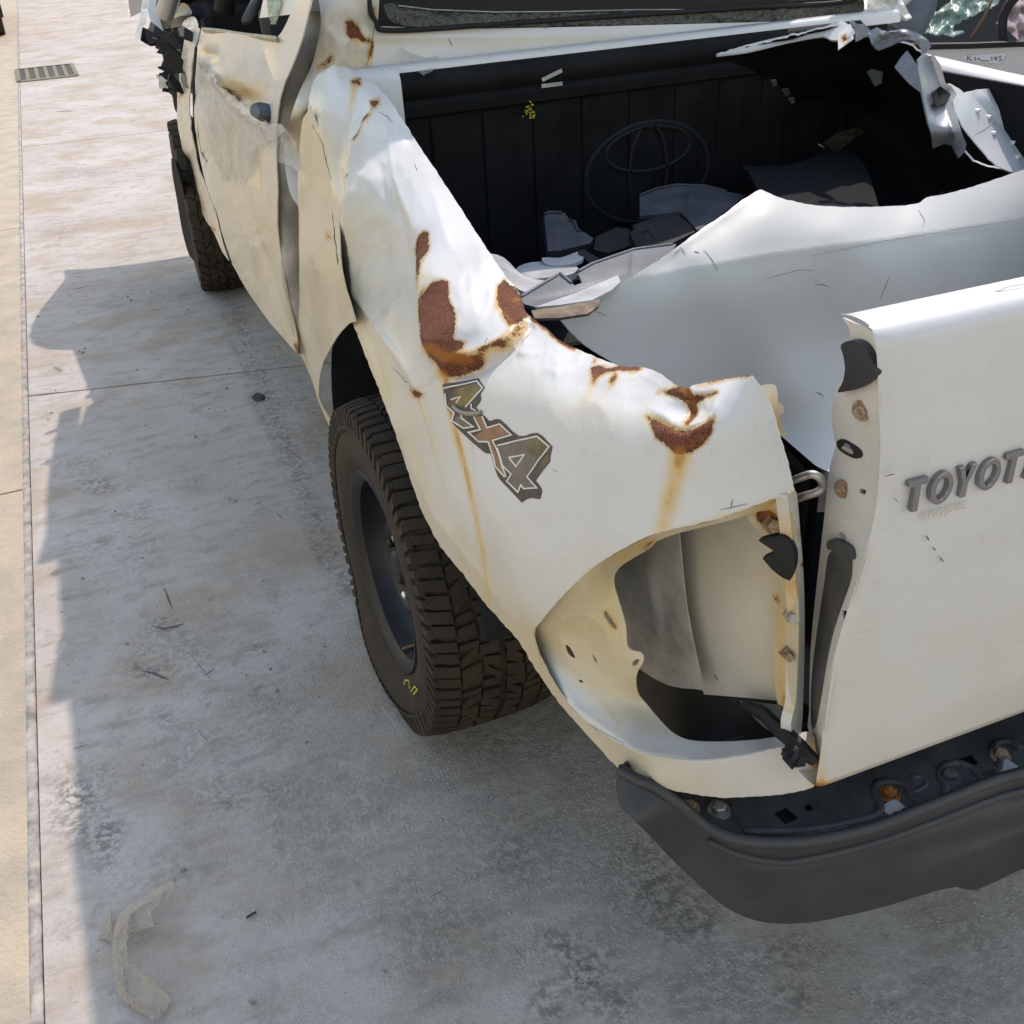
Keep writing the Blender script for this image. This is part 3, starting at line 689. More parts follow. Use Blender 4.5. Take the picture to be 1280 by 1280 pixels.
dpart('decal_numeral', [(695, 680), (830, 648), (982, 618), (1070, 687), (905, 905), (980, 980), (895, 985), (870, 958), (850, 1005), (778, 935), (803, 885), (738, 820)], M_D_GREY, .0018)
dpart('decal_patch', [(905, 652), (982, 622), (1068, 690), (1005, 790), (920, 720)], M_D_OLIVE, .0022)
dpart('decal_patch', [(1010, 800), (1070, 745), (1092, 775), (1060, 830), (1030, 845)], M_D_OLIVE, .0018)
def stroke(pl, wd=10):
    P = [np.array(q, float) for q in dz(pl)]; wd = wd/5.818; L = []; Rr = []
    for i, q in enumerate(P):
        a = P[max(i-1, 0)]; b = P[min(i+1, len(P)-1)]
        d1 = (q-a)/(np.hypot(*(q-a))+1e-9) if i else None; d2 = (b-q)/(np.hypot(*(b-q))+1e-9) if i < len(P)-1 else None
        n1 = np.array((-d1[1], d1[0])) if d1 is not None else None; n2 = np.array((-d2[1], d2[0])) if d2 is not None else None
        if n1 is None: n = n2
        elif n2 is None: n = n1
        else:
            n = n1+n2; n = n/max(.35, (n @ n)/2)**1.0 if (n @ n) > .3 else n1
        L.append(q+n*wd/2); Rr.append(q-n*wd/2)
    mb = MB(); m = len(P)
    # subdivide strokes along their length so that they follow the panel
    LL = []; RR = []
    for i in range(m-1):
        k = max(1, int(np.hypot(*(P[i+1]-P[i]))/2.5))
        for j in range(k): LL.append(L[i]+(L[i+1]-L[i])*j/k); RR.append(Rr[i]+(Rr[i+1]-Rr[i])*j/k)
    LL.append(L[-1]); RR.append(Rr[-1]); LL = np.array(LL); RR = np.array(RR)
    a = Q.pts(LL[:, 0], LL[:, 1], .0026); b = Q.pts(RR[:, 0], RR[:, 1], .0026)
    a2 = Q.pts(LL[:, 0], LL[:, 1], .0014); b2 = Q.pts(RR[:, 0], RR[:, 1], .0014)
    mb.loft([[p, q, r, s] for p, q, r, s in zip(a2, a, b, b2)]); return mb.build('decal_outline', M_D_WHITE, quarter)
for pl in ([(310, 262), (540, 203), (590, 258), (470, 400)], [(322, 300), (332, 390), (388, 440), (372, 500), (455, 552), (522, 540), (440, 478), (440, 455)], [(365, 345), (435, 322), (402, 370)], [(512, 375), (515, 410), (545, 425)],
           [(530, 468), (572, 560), (488, 582), (557, 647), (622, 647), (682, 832), (752, 908)], [(590, 465), (620, 547), (715, 520), (795, 598), (655, 637), (690, 720), (722, 812), (760, 905)],
           [(685, 675), (830, 640), (985, 610), (1080, 687), (915, 905), (992, 987), (893, 992), (870, 965), (850, 1018), (768, 937), (795, 885), (728, 822), (688, 690)], [(765, 762), (890, 742), (826, 828), (775, 768)]):
    stroke(pl, 11)
cl = dz([(385, 395), (420, 425), (470, 445), (530, 448), (585, 438)])
cp = Q.pts(np.array([q[0] for q in cl]), np.array([q[1] for q in cl]), .003)
MB().tube(catmull(cp, 4), .0032, 8).build('decal_wrinkle', mat('decal_wrinkle', (.30, .28, .25), .5, nscale=60), quarter, smooth=True)

# --- tail lamp opening: recessed flange and what shows inside -------------
Rc = [(993, 613, 'Y', -1.11), (902, 647, 'Y', -1.09), (812, 670, 'Y', -1.04), (740, 710, 'Y', -.965), (667, 790, 'X', -.843), (680, 832, 'X', -.842), (720, 890, 'X', -.836), (780, 933, 'Y', -1.03), (860, 951, 'Y', -1.075), (960, 938, 'Y', -1.10), (1018, 922, 'Y', -1.112),
      (770, 715, 'X', -.795), (785, 780, 'X', -.79), (800, 830, 'X', -.785), (735, 790, 'X', -.812), (745, 850, 'X', -.805), (800, 880, 'X', -.775), (840, 922, 'Y', -1.03), (900, 925, 'Y', -1.05), (970, 918, 'Y', -1.07), (810, 685, 'Y', -1.0), (860, 668, 'Y', -1.045), (940, 645, 'Y', -1.075)]
RF = Surf(Rc, creases=[bump(735, 800, 26, 40, -.010, -35), ridge(catmull([(700, 790), (715, 770), (745, 775), (765, 810), (770, 850), (745, 850), (715, 830)], 4, True), .0035, 4, False), ridge([(772, 700), (766, 725), (778, 770), (780, 810)], .004, 4), ridge([(672, 800), (720, 885), (800, 938), (870, 948)], .006, 6)])
recess = sheet('tail_lamp_recess', [(993, 614), (960, 627), (930, 638), (902, 648), (868, 657), (838, 663), (812, 671), (790, 681), (765, 695), (740, 711), (716, 733), (694, 756), (674, 779), (667.5, 790), (669.5, 806), (680.5, 832), (697.5, 862), (720.5, 890), (748, 913.5), (780, 932.5), (815, 944.5), (860, 950.5), (905, 948.5), (960, 937.5), (1018, 921),
      (1012, 914), (985, 918), (950, 924), (900, 927), (862, 925), (843, 917), (828, 903), (808, 880), (798, 868), (795, 850), (798, 838), (804, 828), (805, 820), (800, 815), (790, 813), (784, 808), (783, 795), (782, 780), (777, 762), (770, 740), (768, 722), (774, 710), (788, 700), (805, 690), (814, 684), (822, 676), (850, 666), (890, 656), (925, 647), (955, 637), (985, 624)],
      RF, [M_PAINT, M_DMATT], truck, step=3, thick=.0018, holes=[catmull([(757, 765), (763, 772), (770, 784), (766, 784), (759, 776), (755, 768)], 3, True), catmull([(707, 806), (713, 810), (719, 822), (713, 820), (708, 813)], 3, True), catmull([(740, 818), (744, 822), (747, 829), (743, 826)], 3, True), catmull([(790, 829), (795, 824), (799, 825), (796, 831), (791, 833)], 3, True), catmull([(723, 850), (727, 850), (729, 853), (725, 853)], 2, True)],
      attrs={'tan': lambda x, y: np.clip(.95-.75*np.exp(-(seg_d(x, y, [(690, 840), (730, 885), (800, 925), (870, 938), (1000, 922)])[0]/17)**2), 0, 1), 'streak': streaks([([(770, 700), (795, 685), (815, 675)], 5, 6, .5, .6), ([(985, 620), (930, 645)], 8, 8, .7, .3), ([(764, 775), (768, 800)], 5, 3, .6, .2), ([(755, 880), (775, 905)], 4, 4, .35, .3)]),
             'rust': rusts([], [([(757, 766), (765, 776), (769, 784)], 1.6), ([(806, 686), (816, 676)], 1.0)]), 'crack': cracks([([(905, 926), (930, 920)], 1.3), ([(735, 905), (780, 930)], .9)])})
# inside of the cavity: the bed's outer wall panels and the closing panel behind
i1 = Surf([(830, 670, 'X', -.682), (990, 640, 'X', -.64), (870, 870, 'X', -.678), (995, 890, 'X', -.635), (915, 760, 'X', -.67)], [ridge([(828, 665), (845, 760), (875, 870)], .012, 5)])
sheet('cavity_side_panel', [(828, 655), (900, 620), (985, 600), (988, 700), (988, 880), (980, 877), (930, 872), (880, 868), (862, 815), (845, 755)], i1, M_PAINT, truck, step=5, thick=.002, attrs={'tan': lambda x, y: .5+.35*np.exp(-((x-985)/30)**2), 'crack': cracks([([(892, 843), (898, 850)], 2.), ([(868, 705), (870, 708)], 1.2)]), 'streak': streaks([([(985, 840), (980, 700), (965, 650)], 6, 10, .5, .7)])})
i2 = Surf([(770, 690, 'X', -.72), (870, 690, 'X', -.70), (790, 840, 'X', -.72), (870, 850, 'X', -.70)], [ridge([(805, 690), (830, 830)], .01, 8), bump(830, 760, 14, 40, -.006)])
sheet('cavity_front_panel', [(740, 640), (846, 640), (858, 760), (879, 862), (840, 858), (805, 840), (760, 800), (740, 720)], i2, mat('primed_inner_metal', (.50, .47, .41), .6, nscale=16, namt=.2), truck, step=6, thick=.002)
i3 = Surf([(770, 820, 'X', -.69), (880, 860, 'X', -.66), (1000, 880, 'X', -.62), (850, 940, 'Z', .60), (1000, 930, 'Z', .62), (760, 880, 'X', -.72)])
sheet('bumper_bracket_cover', [(740, 760), (805, 838), (880, 864), (1000, 880), (1003, 925), (960, 950), (860, 960), (800, 930), (740, 860)], i3, M_BLACK, truck, step=8, thick=.003)
# folded rear post beside the opening
pc = Surf([(986, 615, 'Y', -1.11), (997, 613, 'Y', -1.095), (992, 750, 'Y', -1.112), (1004, 750, 'Y', -1.095), (988, 900, 'Y', -1.112), (1004, 905, 'Y', -1.095)], [ridge([(993, 613), (999, 700), (1001, 800), (997, 910)], .004, 4)])
post = sheet('rear_post_flange', [(984, 619), (992, 613), (996, 616), (1000, 660), (1004, 710), (1006, 770), (1005, 840), (1003, 900), (1001, 918), (989, 918), (989, 902), (994, 880), (997, 800), (996, 740), (991, 680)], pc, M_PAINT, truck, step=3, thick=.012, attrs={'tan': lambda x, y: .25+0*x, 'streak': streaks([([(989, 640), (995, 720), (996, 800), (991, 890)], 2, 2, .7, .7)]), 'rust': rusts([], [([(999, 664), (1000, 668)], 1.2), ([(1003, 705), (1004, 708)], 1.2)])})
pin = Surf([(950, 650, 'Y', -1.07), (985, 625, 'Y', -1.105), (970, 760, 'X', -.668), (995, 760, 'Y', -1.108), (970, 880, 'X', -.66), (994, 880, 'Y', -1.108), (975, 690, 'X', -.672)])
sheet('rear_post_inner', [(932, 646), (958, 634), (985, 622), (991, 680), (996, 740), (997, 800), (994, 880), (989, 900), (975, 890), (968, 850), (966, 780), (962, 700), (948, 665)], pin, M_PAINT, truck, step=4, thick=.0015, attrs={'tan': lambda x, y: .8+0*x, 'streak': streaks([([(960, 640), (975, 660), (985, 700)], 14, 10, .6, .6), ([(975, 740), (975, 860), (985, 890)], 7, 9, .4, .9)]), 'rust': rusts([[(940, 640), (965, 638), (972, 655), (955, 660)]], [([(970, 745), (972, 752)], 2), ([(980, 870), (984, 890)], 2)])})
# small fittings in the opening
def peg(name, px, py, ax, v, r, h, m, d=(-.35, -.8, .3), n=6, parent=truck):
    o = Vector(on(px, py, ax, v)); d = Vector(d).normalized(); mb = MB()
    mb.tube([o-d*h*.6, o, o+d*.0001, o+d*h], [r*1.35, r*1.35, r, r*.92], n); return mb.build(name, m, parent, bevel=.0006)
peg('clip', 990, 770, 'Y', -1.10, .0065, .012, M_SEAL); peg('clip', 984, 818, 'Y', -1.10, .006, .012, M_RUSTB, n=4); peg('clip', 966, 655, 'Y', -1.085, .008, .012, M_RUSTB, n=5)
bc = Surf([(955, 675, 'Y', -1.09), (990, 690, 'Y', -1.115), (975, 725, 'Y', -1.105)])
sheet('lamp_clip', [(948, 676), (958, 673), (975, 670), (985, 676), (993, 692), (993, 710), (987, 726), (978, 722), (965, 712), (953, 698), (962, 694), (969, 690)], bc, M_BLACK, truck, step=4, thick=.008)
ar = [on(930, 880, 'X', -.68), on(955, 893, 'Y', -1.07), on(978, 914, 'Y', -1.10), on(1000, 934, 'Y', -1.13), on(1018, 951, 'Y', -1.14)]
arm = MB().tube(ar, [.006, .008, .010, .009, .007], 6).build('tailgate_stay_bracket', M_BLACK, truck)
mb = MB(); c0 = on(992, 943, 'Y', -1.145)
for k in range(6): mb.box(c0+rng.normal(0, .005, 3), (.014, .01, .012), Matrix.Rotation(k, 3, 'Y'))
mb.build('connector', M_BLACK, arm)
bk = Surf([(925, 878, 'X', -.672), (990, 890, 'Y', -1.105), (960, 920, 'Y', -1.08)])
sheet('bracket_plate', [(924, 876), (955, 880), (974, 883), (982, 896), (990, 918), (965, 915), (945, 900)], bk, M_PLATE, truck, step=4, thick=.003)
# striker loop on the post
sp = [on(988, 602, 'Y', -1.07), on(1000, 597, 'Y', -1.085), on(1014, 593, 'Y', -1.095), on(1024, 597, 'Y', -1.10), on(1029, 607, 'Y', -1.10), on(1022, 615, 'Y', -1.10), on(1006, 620, 'Y', -1.09), on(992, 625, 'Y', -1.075)]
MB().tube(catmull(sp, 4), .0042, 8).build('tailgate_striker', M_STEEL, truck, smooth=True)
ec = Surf([(952, 482, 'Y', -1.055), (975, 490, 'Y', -1.06), (985, 545, 'Y', -1.07), (965, 520, 'Y', -1.075)])
sheet('corner_tab', [(950, 482), (960, 480), (969, 481), (972, 490), (972, 502), (980, 508), (980, 515), (974, 519), (979, 537), (984, 540), (982, 545), (974, 545), (962, 510)], ec, M_PAINT, truck, step=3, thick=.004, attrs={'tan': lambda x, y: .75+0*x, 'streak': streaks([([(966, 495), (975, 540)], 5, 5, .5, .7)])})

# --- wheels --------------------------------------------------------------
def wheel(cx, cy, cz, Rt, width, steer, flat, name, full=True):
    wh = empty(name, (cx, cy, cz)); wh.parent = truck; wh.matrix_parent_inverse = Matrix.Translation(-truck.location)
    h = width/2; Rr = .207
    rot = Matrix.Rotation(steer, 3, 'Z')
    def deform(v):
        out = []
        for q in v:
            x, y, z = q; r = math.hypot(y, z)
            if flat and z < 0:
                lim = -(Rt-flat)
                over = max(0, -z-(Rt-flat)*.55)/(Rt*.45)
                side = max(0, 1-abs(r-(.5*(Rr+Rt)))/(.09))
                x = x*(1+.30*over*side)
                if r > Rr+.005:
                    k = (r-Rr)/(Rt-Rr); z = z+flat*max(0, -z/r)**6*k
                z = max(z, lim)
            p = rot @ Vector((x, y, z)); out.append((p.x+cx, p.y+cy, p.z+cz))
        return out
    # carcass
    prof = [(-h*.80, Rr), (-h*.93, Rr+.012), (-h*1.02, Rr+.045), (-h*1.04, Rr+.075), (-h*1.0, Rt-.055), (-h*.94, Rt-.03), (-h*.80, Rt-.013), (-h*.4, Rt-.0095), (0, Rt-.009), (h*.4, Rt-.0095), (h*.80, Rt-.013), (h*.94, Rt-.03), (h*1.0, Rt-.055), (h*1.04, Rr+.075), (h*1.02, Rr+.045), (h*.93, Rr+.012), (h*.80, Rr)]
    mb = MB(); mb.lathe(prof, (0, 0, 0), 'X', 96 if full else 48); mb.v = deform(mb.v); ty = mb.build('tyre', M_RUBBER, wh, smooth=True)
    if full:
        # raised ring on the sidewall
        mb = MB(); mb.lathe([(-h*1.0, Rt-.060), (-h*1.045, Rt-.058), (-h*1.035, Rt-.052), (-h*.98, Rt-.050)], (0, 0, 0), 'X', 96); mb.v = deform(mb.v); mb.build('sidewall_ring', M_RUBBER, ty, smooth=True)
    # tread lugs
    mb = MB(); n = 78 if full else 40
    def lug(xa, xb, ta, tb, skew, r0, r1, shoulder=0):
        vv = []
        for t_ in (ta, tb):
            for u, x in ((0, xa), (.5, (xa+xb)/2), (1, xb)):
                a = t_+skew*(u-.5)
                crown = .013*abs(x/h)**3*1.0
                for rr in (r0, r1):
                    r = rr-crown; vv.append((x, r*math.cos(a), r*math.sin(a)))
        f = []
        I = lambda t_, u, rr: t_*6+u*2+rr
        for u in (0, 1):
            f += [(I(0, u, 1), I(0, u+1, 1), I(1, u+1, 1), I(1, u, 1)), (I(0, u, 0), I(0, u, 1), I(1, u, 1), I(1, u, 0))][:1]
            f += [(I(0, u, 0), I(0, u+1, 0), I(0, u+1, 1), I(0, u, 1)), (I(1, u, 1), I(1, u+1, 1), I(1, u+1, 0), I(1, u, 0))]
        f += [(I(0, 0, 0), I(0, 0, 1), I(1, 0, 1), I(1, 0, 0)), (I(0, 2, 1), I(0, 2, 0), I(1, 2, 0), I(1, 2, 1))]
        mb.add(vv, f)
    p = 2*math.pi/n
    for k in range(n):
        a = k*p; j = lambda s=.10: random.uniform(-s, s)*p
        for s in (-1, 1):
            e = random.uniform(-.03, .03)
            lug(s*h*.66, s*h*(1.0 if k % 2 else .95), a+j(), a+p*.70+j(), s*.25*p, Rt-.022, Rt+.001)
            lug(s*h*(.36+e), s*h*.62, a+p*.3+j(.2), a+p*1.0+j(.2), -s*.5*p+j(.5), Rt-.014, Rt-random.uniform(0, .0012))
            if full: lug(s*h*.955, s*h*1.035, a+p*.05, a+p*(.55 if k % 3 else .70), 0, Rt-.050, Rt+.001)
            lug(s*h*.05, s*h*(.32+e), a+p*.1*s+j(.12), a+p*(.78+.1*s)+j(.2), s*.6*p+j(.6), Rt-.014, Rt-random.uniform(0, .0012))
    mb.v = deform(mb.v); mb.build('tread', M_RUBBER, ty)
    # steel rim, outboard = -X
    rp = [(h*.86, Rr+.008), (h*.80, Rr-.006), (h*.3, Rr-.03), (-h*.35, Rr-.030), (-h*.55, Rr-.010), (-h*.78, Rr-.008), (-h*.88, Rr+.002), (-h*.93, Rr+.013), (-h*.97, Rr+.011), (-h*.95, Rr+.0), (-h*.84, Rr-.014), (-h*.62, Rr-.016), (-h*.50, Rr-.022), (-h*.34, Rr-.036)]
    mb = MB(); mb.lathe(rp, (0, 0, 0), 'X', 72)
    mb.v = [tuple((rot @ Vector(q))+Vector((cx, cy, cz))) for q in mb.v]; rim = mb.build('rim', M_RIM, wh, smooth=True, angle=40)
    dp = [(-h*.36, Rr-.034), (-h*.40, Rr-.05), (-h*.34, Rr-.070), (-h*.46, Rr-.085), (-h*.62, .105), (-h*.66, .092), (-h*.60, .078), (-h*.56, .066), (-h*.56, .045), (-h*.56, 0.0)]
    mb = MB(); mb.lathe(dp, (0, 0, 0), 'X', 72); mb.v = [tuple((rot @ Vector(q))+Vector((cx, cy, cz))) for q in mb.v]; mb.build('wheel_disc', M_RIM, rim, smooth=True, angle=45)
    def at(x, r, a): return np.array((rot @ Vector((x, r*math.cos(a), r*math.sin(a))))+Vector((cx, cy, cz)))
    ax = rot @ Vector((-1, 0, 0))
    if full:
        o = Vector(at(-h*.56, 0, 0)); MB().tube([o, o+ax*.012, o+ax*.022, o+ax*.024], [.042, .040, .033, .02], 20).build('hub', M_RIM, rim, smooth=True, angle=40)
        for k in range(6):
            o = Vector(at(-h*.56, .066, k*math.pi/3+.35)); MB().tube([o, o+ax*.012, o+ax*.017], [.0095, .0095, .005], 6).build('lug_nut', M_NUT if k in (1, 4) else M_RIM, rim)
        for k in range(12):
            o = Vector(at(-h*.345, Rr-.067, k*math.pi/6)); MB().tube([o, o+ax*.006], [.014, .014], 12).build('vent_hole_shade', M_DARK, rim)  # raised dark discs, coloured as the shade inside vent holes
        o = Vector(at(-h*.60, Rr-.02, -1.75)); MB().tube([o, o+ax*.03], [.004, .003], 6).build('valve', mat('brass', (.35, .26, .12), .5, .6), rim)
    return wh
wheel(-.722, 0.0, .316, .364, .262, 0, .048, 'rear_wheel')
wheel(-.685, 3.085, .345, .37, .225, math.radians(-4), 0, 'front_wheel', False)
wheel(.735, 0.0, .345, .375, .235, 0, 0, 'rear_wheel', False); wheel(.735, 3.085, .355, .375, .225, 0, 0, 'front_wheel', False)
# chalk mark on the tyre
M_CHALK = mat('yellow_chalk', (.55, .55, .08), .9)
mb = MB()
for pl in ([(505, 855), (507, 850), (511, 851), (512, 860)], [(514, 864), (518, 858), (522, 862), (517, 868)]):
    mb.tube([on(x, y, 'X', -.862) for x, y in pl], .0016, 5)
mb.build('chalk_mark', M_CHALK, truck)
# arch liner and rear frame
mb = MB(); rows = []
for x in (-.80, -.55):
    rows.append([(x, .50*math.cos(a), .36+.50*math.sin(a)) for a in np.linspace(.22, math.pi-.2, 24)])
mb.loft(rows); mb.add(rows[1]+[(-.55, 0, .36)], [tuple(range(25))]); mb.build('wheel_arch_liner', M_BLACK, truck, smooth=True)
mb = MB(); mb.box((-.42, .95, .50), (.09, 3.9, .13)); mb.box((.42, .95, .50), (.09, 3.9, .13)); mb.box((0, 0, .33), (1.3, .09, .09)); mb.box((0, -1.0, .5), (.84, .08, .12)); mb.box((0, 1.6, .50), (.84, .1, .1)); mb.build('chassis_frame', M_BLACK, truck)

# --- bed -----------------------------------------------------------------
bed = MB(); bed.box((.035, -.33, .685), (1.28, 1.52, .03)); bed.build('bed_floor', M_LINER, truck)
hb = MB(); hb.box((0, .462, .945), (1.36, .03, .49)); headboard = hb.build('bed_headboard', M_LINER, truck)
for k in range(11):
    MB().box((-.60+k*.12, .4445, .92), (.066, .007, .38), ch=.003).build('liner_rib', M_LINER, headboard)
lp = [(.448, 1.112), (.432, 1.118), (.430, 1.140), (.440, 1.150), (.434, 1.158), (.428, 1.176), (.434, 1.196), (.452, 1.205), (.47, 1.200), (.47, 1.11)]
mb = MB(); mb.loft([[(x, y, z) for y, z in lp] for x in (-.575, -.3, 0, .3, .60)], closed=True)
v0 = len(mb.v); mb.add([], []); mb.f += [tuple(range(len(lp))), tuple(range(v0-len(lp), v0))[::-1]]; mb.mi += [0, 0]
mb.build('liner_top_ledge', M_LINER, headboard, smooth=True, angle=50)
rim_ = Surf([(415, 90, 'Y', .46), (500, 97, 'Y', .46), (500, 84, 'Y', .50), (1080, 62, 'Y', .46), (1080, 48, 'Y', .5), (440, 88, 'Y', .5), (440, 132, 'Y', .43), (505, 130, 'Y', .43)])
hr = MB(); hr.loft([[(x, .42, 1.10), (x, .425, 1.195), (x, .435, 1.212), (x, .46, 1.218), (x, .505, 1.216), (x, .515, 1.19)] for x in (-.70, -.575)]); hr.build('headboard_cap_end', M_PAINT2, truck, smooth=True)
hr = MB(); hr.loft([[(x, .450, 1.19+.003*math.sin(x*9)), (x, .452, 1.207), (x, .462, 1.216), (x, .50, 1.216), (x, .52, 1.19)] for x in np.linspace(-.575, .72, 20)]); hr.build('headboard_cap', M_PAINT2, truck, smooth=True)
# moulded oval emblem on the liner, scuffs
def ring3(cx, cz, a, b, y, r, n=40): return [(cx+a*math.cos(t), y, cz+b*math.sin(t)) for t in np.linspace(0, 2*math.pi, n)]
M_LINER2 = mat('bed_liner_worn', (.015, .0165, .019), .6, spec=.2)
e0 = on(815, 218, 'Y', .425); mb = MB()

def band(cx, cz, a, b, wd, n=48): return [[(cx+(a+k)*math.cos(t), .4412-h, cz+(b+k)*math.sin(t)) for k, h in ((-wd, 0), (-wd*.5, .0022), (wd*.5, .0022), (wd, 0))] for t in np.linspace(0, 2*math.pi, n)]
mb.loft(band(e0[0], e0[2], .165, .115, .0055)); mb.loft(band(e0[0], e0[2], .050, .110, .005)); mb.loft(band(e0[0], e0[2]+.055, .112, .05, .005)); mb.build('moulded_emblem', M_LINER2, headboard, smooth=True)
mb = MB(); q0 = on(662, 138, 'Y', .428)
for k in range(26): mb.box(q0+[rng.normal(0, .009), -.002, rng.normal(0, .008)], (.004*rng.uniform(.4, 1.5), .002, .004*rng.uniform(.4, 1.5)), Matrix.Rotation(rng.uniform(0, 3), 3, 'Y'))
mb.build('yellow_paint_splash', mat('yellow_paint', (.42, .36, .04), .6), headboard)
iw = []
for y, x, z in ((.44, -.655, 1.19), (.28, -.662, 1.17), (.10, -.655, 1.11), (-.15, -.665, 1.05), (-.35, -.69, 1.02), (-.5, -.705, 1.005), (-.7, -.705, 1.015), (-.9, -.71, 1.06), (-1.05, -.715, 1.11)):
    xl = x if y > -.45 else -.645 if y > -.8 else -.625
    iw.append([(x, y, z), (x+.01, y, z-.01), (xl+.012, y, z-.10), (xl+.012, y, .70), (xl+.002, y, .70), (xl-.001, y, z-.10)])
MB().loft(iw, closed=True).build('bed_inner_wall', M_LINER, truck, smooth=True, angle=40)
MB().box((.668, -.33, .90), (.012, 1.5, .42)).build('bed_inner_wall', M_LINER, truck)
mb = MB(); mb.box((-.585, 0, .76), (.10, .70, .14), ch=.03); mb.build('wheel_tub', M_LINER, truck, smooth=True, angle=40)
mb = MB(); mb.box((.59, 0, .77), (.14, .80, .16), ch=.03); mb.build('wheel_tub', M_LINER, truck, smooth=True, angle=40)
# right bed side, rail pressed down
rows = []
for y in np.linspace(.5, -1.08, 18):
    z = 1.125-.02*math.sin((y+1.1)*2.0); rows.append([(.672, y, z-.10), (.676, y, z-.018), (.69, y, z), (.74, y, z+.004), (.79, y, z-.01), (.825, y, z-.08), (.845, y, z-.22), (.85, y, .80), (.845, y, .64)])
MB().loft(rows).build('bed_side_panel', M_PAINT2, truck, smooth=True)
rr = rows

# --- rear bumper ---------------------------------------------------------
def p3(x, y, z):
    a = proj(np.array((x, y, z))); return (float(a[0]), float(a[1]))
Bc = [(772, 963, 'X', -.832), (776, 1010, 'X', -.842), (800, 978, 'X', -.815), (819, 983, 'X', -.80), (874, 1026, 'Z', .592), (909, 1045, 'Z', .586), (963, 1053, 'Z', .58), (1014, 1051, 'Z', .578), (1092, 1034, 'Z', .578), (1170, 1004, 'Z', .578), (1280, 965, 'Z', .58),
      (924, 1071, 'Z', .556), (999, 1079, 'Z', .55), (1092, 1057, 'Z', .55), (1280, 991, 'Z', .552), (932, 1122, 'Z', .47), (1030, 1118, 'Z', .465), (1155, 1090, 'Z', .465), (1280, 1038, 'Z', .49),
      (850, 1084, 'Z', .47), (800, 1030, 'X', -.83), (897, 1127, 'Z', .425), (928, 1145, 'Z', .412), (963, 1154, 'Z', .402), (1014, 1153, 'Z', .395), (1092, 1137, 'Z', .393), (1170, 1114, 'Z', .395), (1221, 1112, 'Z', .385), (1280, 1086, 'Z', .395),
      (0, -1.225, .582), (0, -1.205, .40), (0, -1.24, .50), (.5, -1.20, .582), (.5, -1.18, .40), (.5, -1.215, .50), (-.2, -1.235, .50)]
BF = Surf(Bc, creases=[ridge([(900, 1058), (950, 1076), (999, 1079), (1092, 1057), (1280, 991), (1764, 850)], -.012, 8, False), ridge([(850, 1015), (909, 1052), (963, 1060), (1092, 1041), (1280, 972)], .006, 6, False), bump(1150, 1062, 200, 14, -.008, -14), ridge([(930, 1122), (1030, 1118), (1155, 1090), (1280, 1040), (1700, 900)], .010, 10, False)])
B_top = [(772, 962), (785, 968), (800, 976), (819, 984), (848, 1004), (874, 1026), (909, 1045), (935, 1051), (963, 1053), (1014, 1051), (1092, 1034), (1170, 1004), (1280, 965)]
B_bot = [(1280, 1086), (1245, 1102), (1221, 1112), (1208, 1112), (1194, 1109), (1170, 1114), (1092, 1137), (1014, 1153), (963, 1154), (928, 1145), (897, 1127), (850, 1084), (815, 1048), (790, 1023), (778, 1012), (772, 1000), (770, 980)]
bump_ = sheet('rear_bumper', B_top+[p3(-.2, -1.215, .582), p3(0, -1.225, .582), p3(.3, -1.215, .582), p3(.62, -1.19, .582), p3(.62, -1.17, .40), p3(.3, -1.195, .40), p3(0, -1.205, .40), p3(-.2, -1.20, .40)]+B_bot, BF, M_BUMP, truck, step=5, thick=.004)
PL = Surf([(776, 958, 'X', -.825), (820, 975, 'Z', .592), (874, 1020, 'Z', .578), (960, 1040, 'Z', .566), (1100, 1000, 'Z', .566), (1280, 930, 'Z', .566), (1000, 960, 'Z', .566), (1280, 850, 'Z', .566), (.3, -1.1, .566), (.6, -1.15, .566)],
          creases=[ridge([(880, 1022), (925, 1040), (1000, 1043), (1092, 1026), (1280, 955)], .005, 5, False), wob(.0015, 60, 3.)])
plate = sheet('bumper_step_pad', [(774, 960), (800, 940), (900, 930), (1020, 930), (1280, 845), p3(0, -1.06, .566), p3(.62, -1.06, .566), p3(.62, -1.188, .566), p3(.3, -1.213, .566), p3(0, -1.223, .566)]+[(x, y-1.5) for x, y in B_top[::-1]][:-1], PL, M_PLATE, bump_, step=5, thick=.003,
              holes=[[(966, 1016), (983, 1008), (999, 1022), (982, 1031)], [(858, 1006), (868, 1002), (875, 1011), (866, 1017)], [(1004, 1006), (1013, 1004), (1017, 1012), (1009, 1014)], [(1196, 948), (1214, 942), (1223, 954), (1205, 961)]])
for nm, pl, rr_, lf in (('bumper_lip', B_top+[p3(-.2, -1.215, .582), p3(0, -1.225, .582), p3(.3, -1.215, .582), p3(.6, -1.192, .582)], .0075, .0), ('bumper_bead', [(885, 1050), (924, 1067), (960, 1075), (999, 1075), (1092, 1053), (1170, 1026), (1280, 987), p3(-.2, -1.222, .552), p3(0, -1.23, .552), p3(.3, -1.22, .552)], .006, .001)):
    a = np.array(catmull(pl, 4)); MB().tube(BF.pts(a[:, 0], a[:, 1], lf), rr_, 10).build(nm, M_BUMP, bump_, smooth=True)
sheet('pad_hole_shade', [(800, 966), (900, 935), (1020, 935), (1280, 850), p3(0, -1.07, .566), p3(.6, -1.07, .566), p3(.6, -1.175, .566), p3(0, -1.21, .566), (1280, 955), (1092, 1022), (1000, 1040), (930, 1036), (880, 1018)], PL, M_DARK, bump_, step=14, thick=.003, toward=-.012)  # dark sheet below the pad, painted as the shade in its holes
def onplate(pl, dz_=.0): 
    a = np.array(pl, float); return PL.pts(a[:, 0], a[:, 1], dz_)
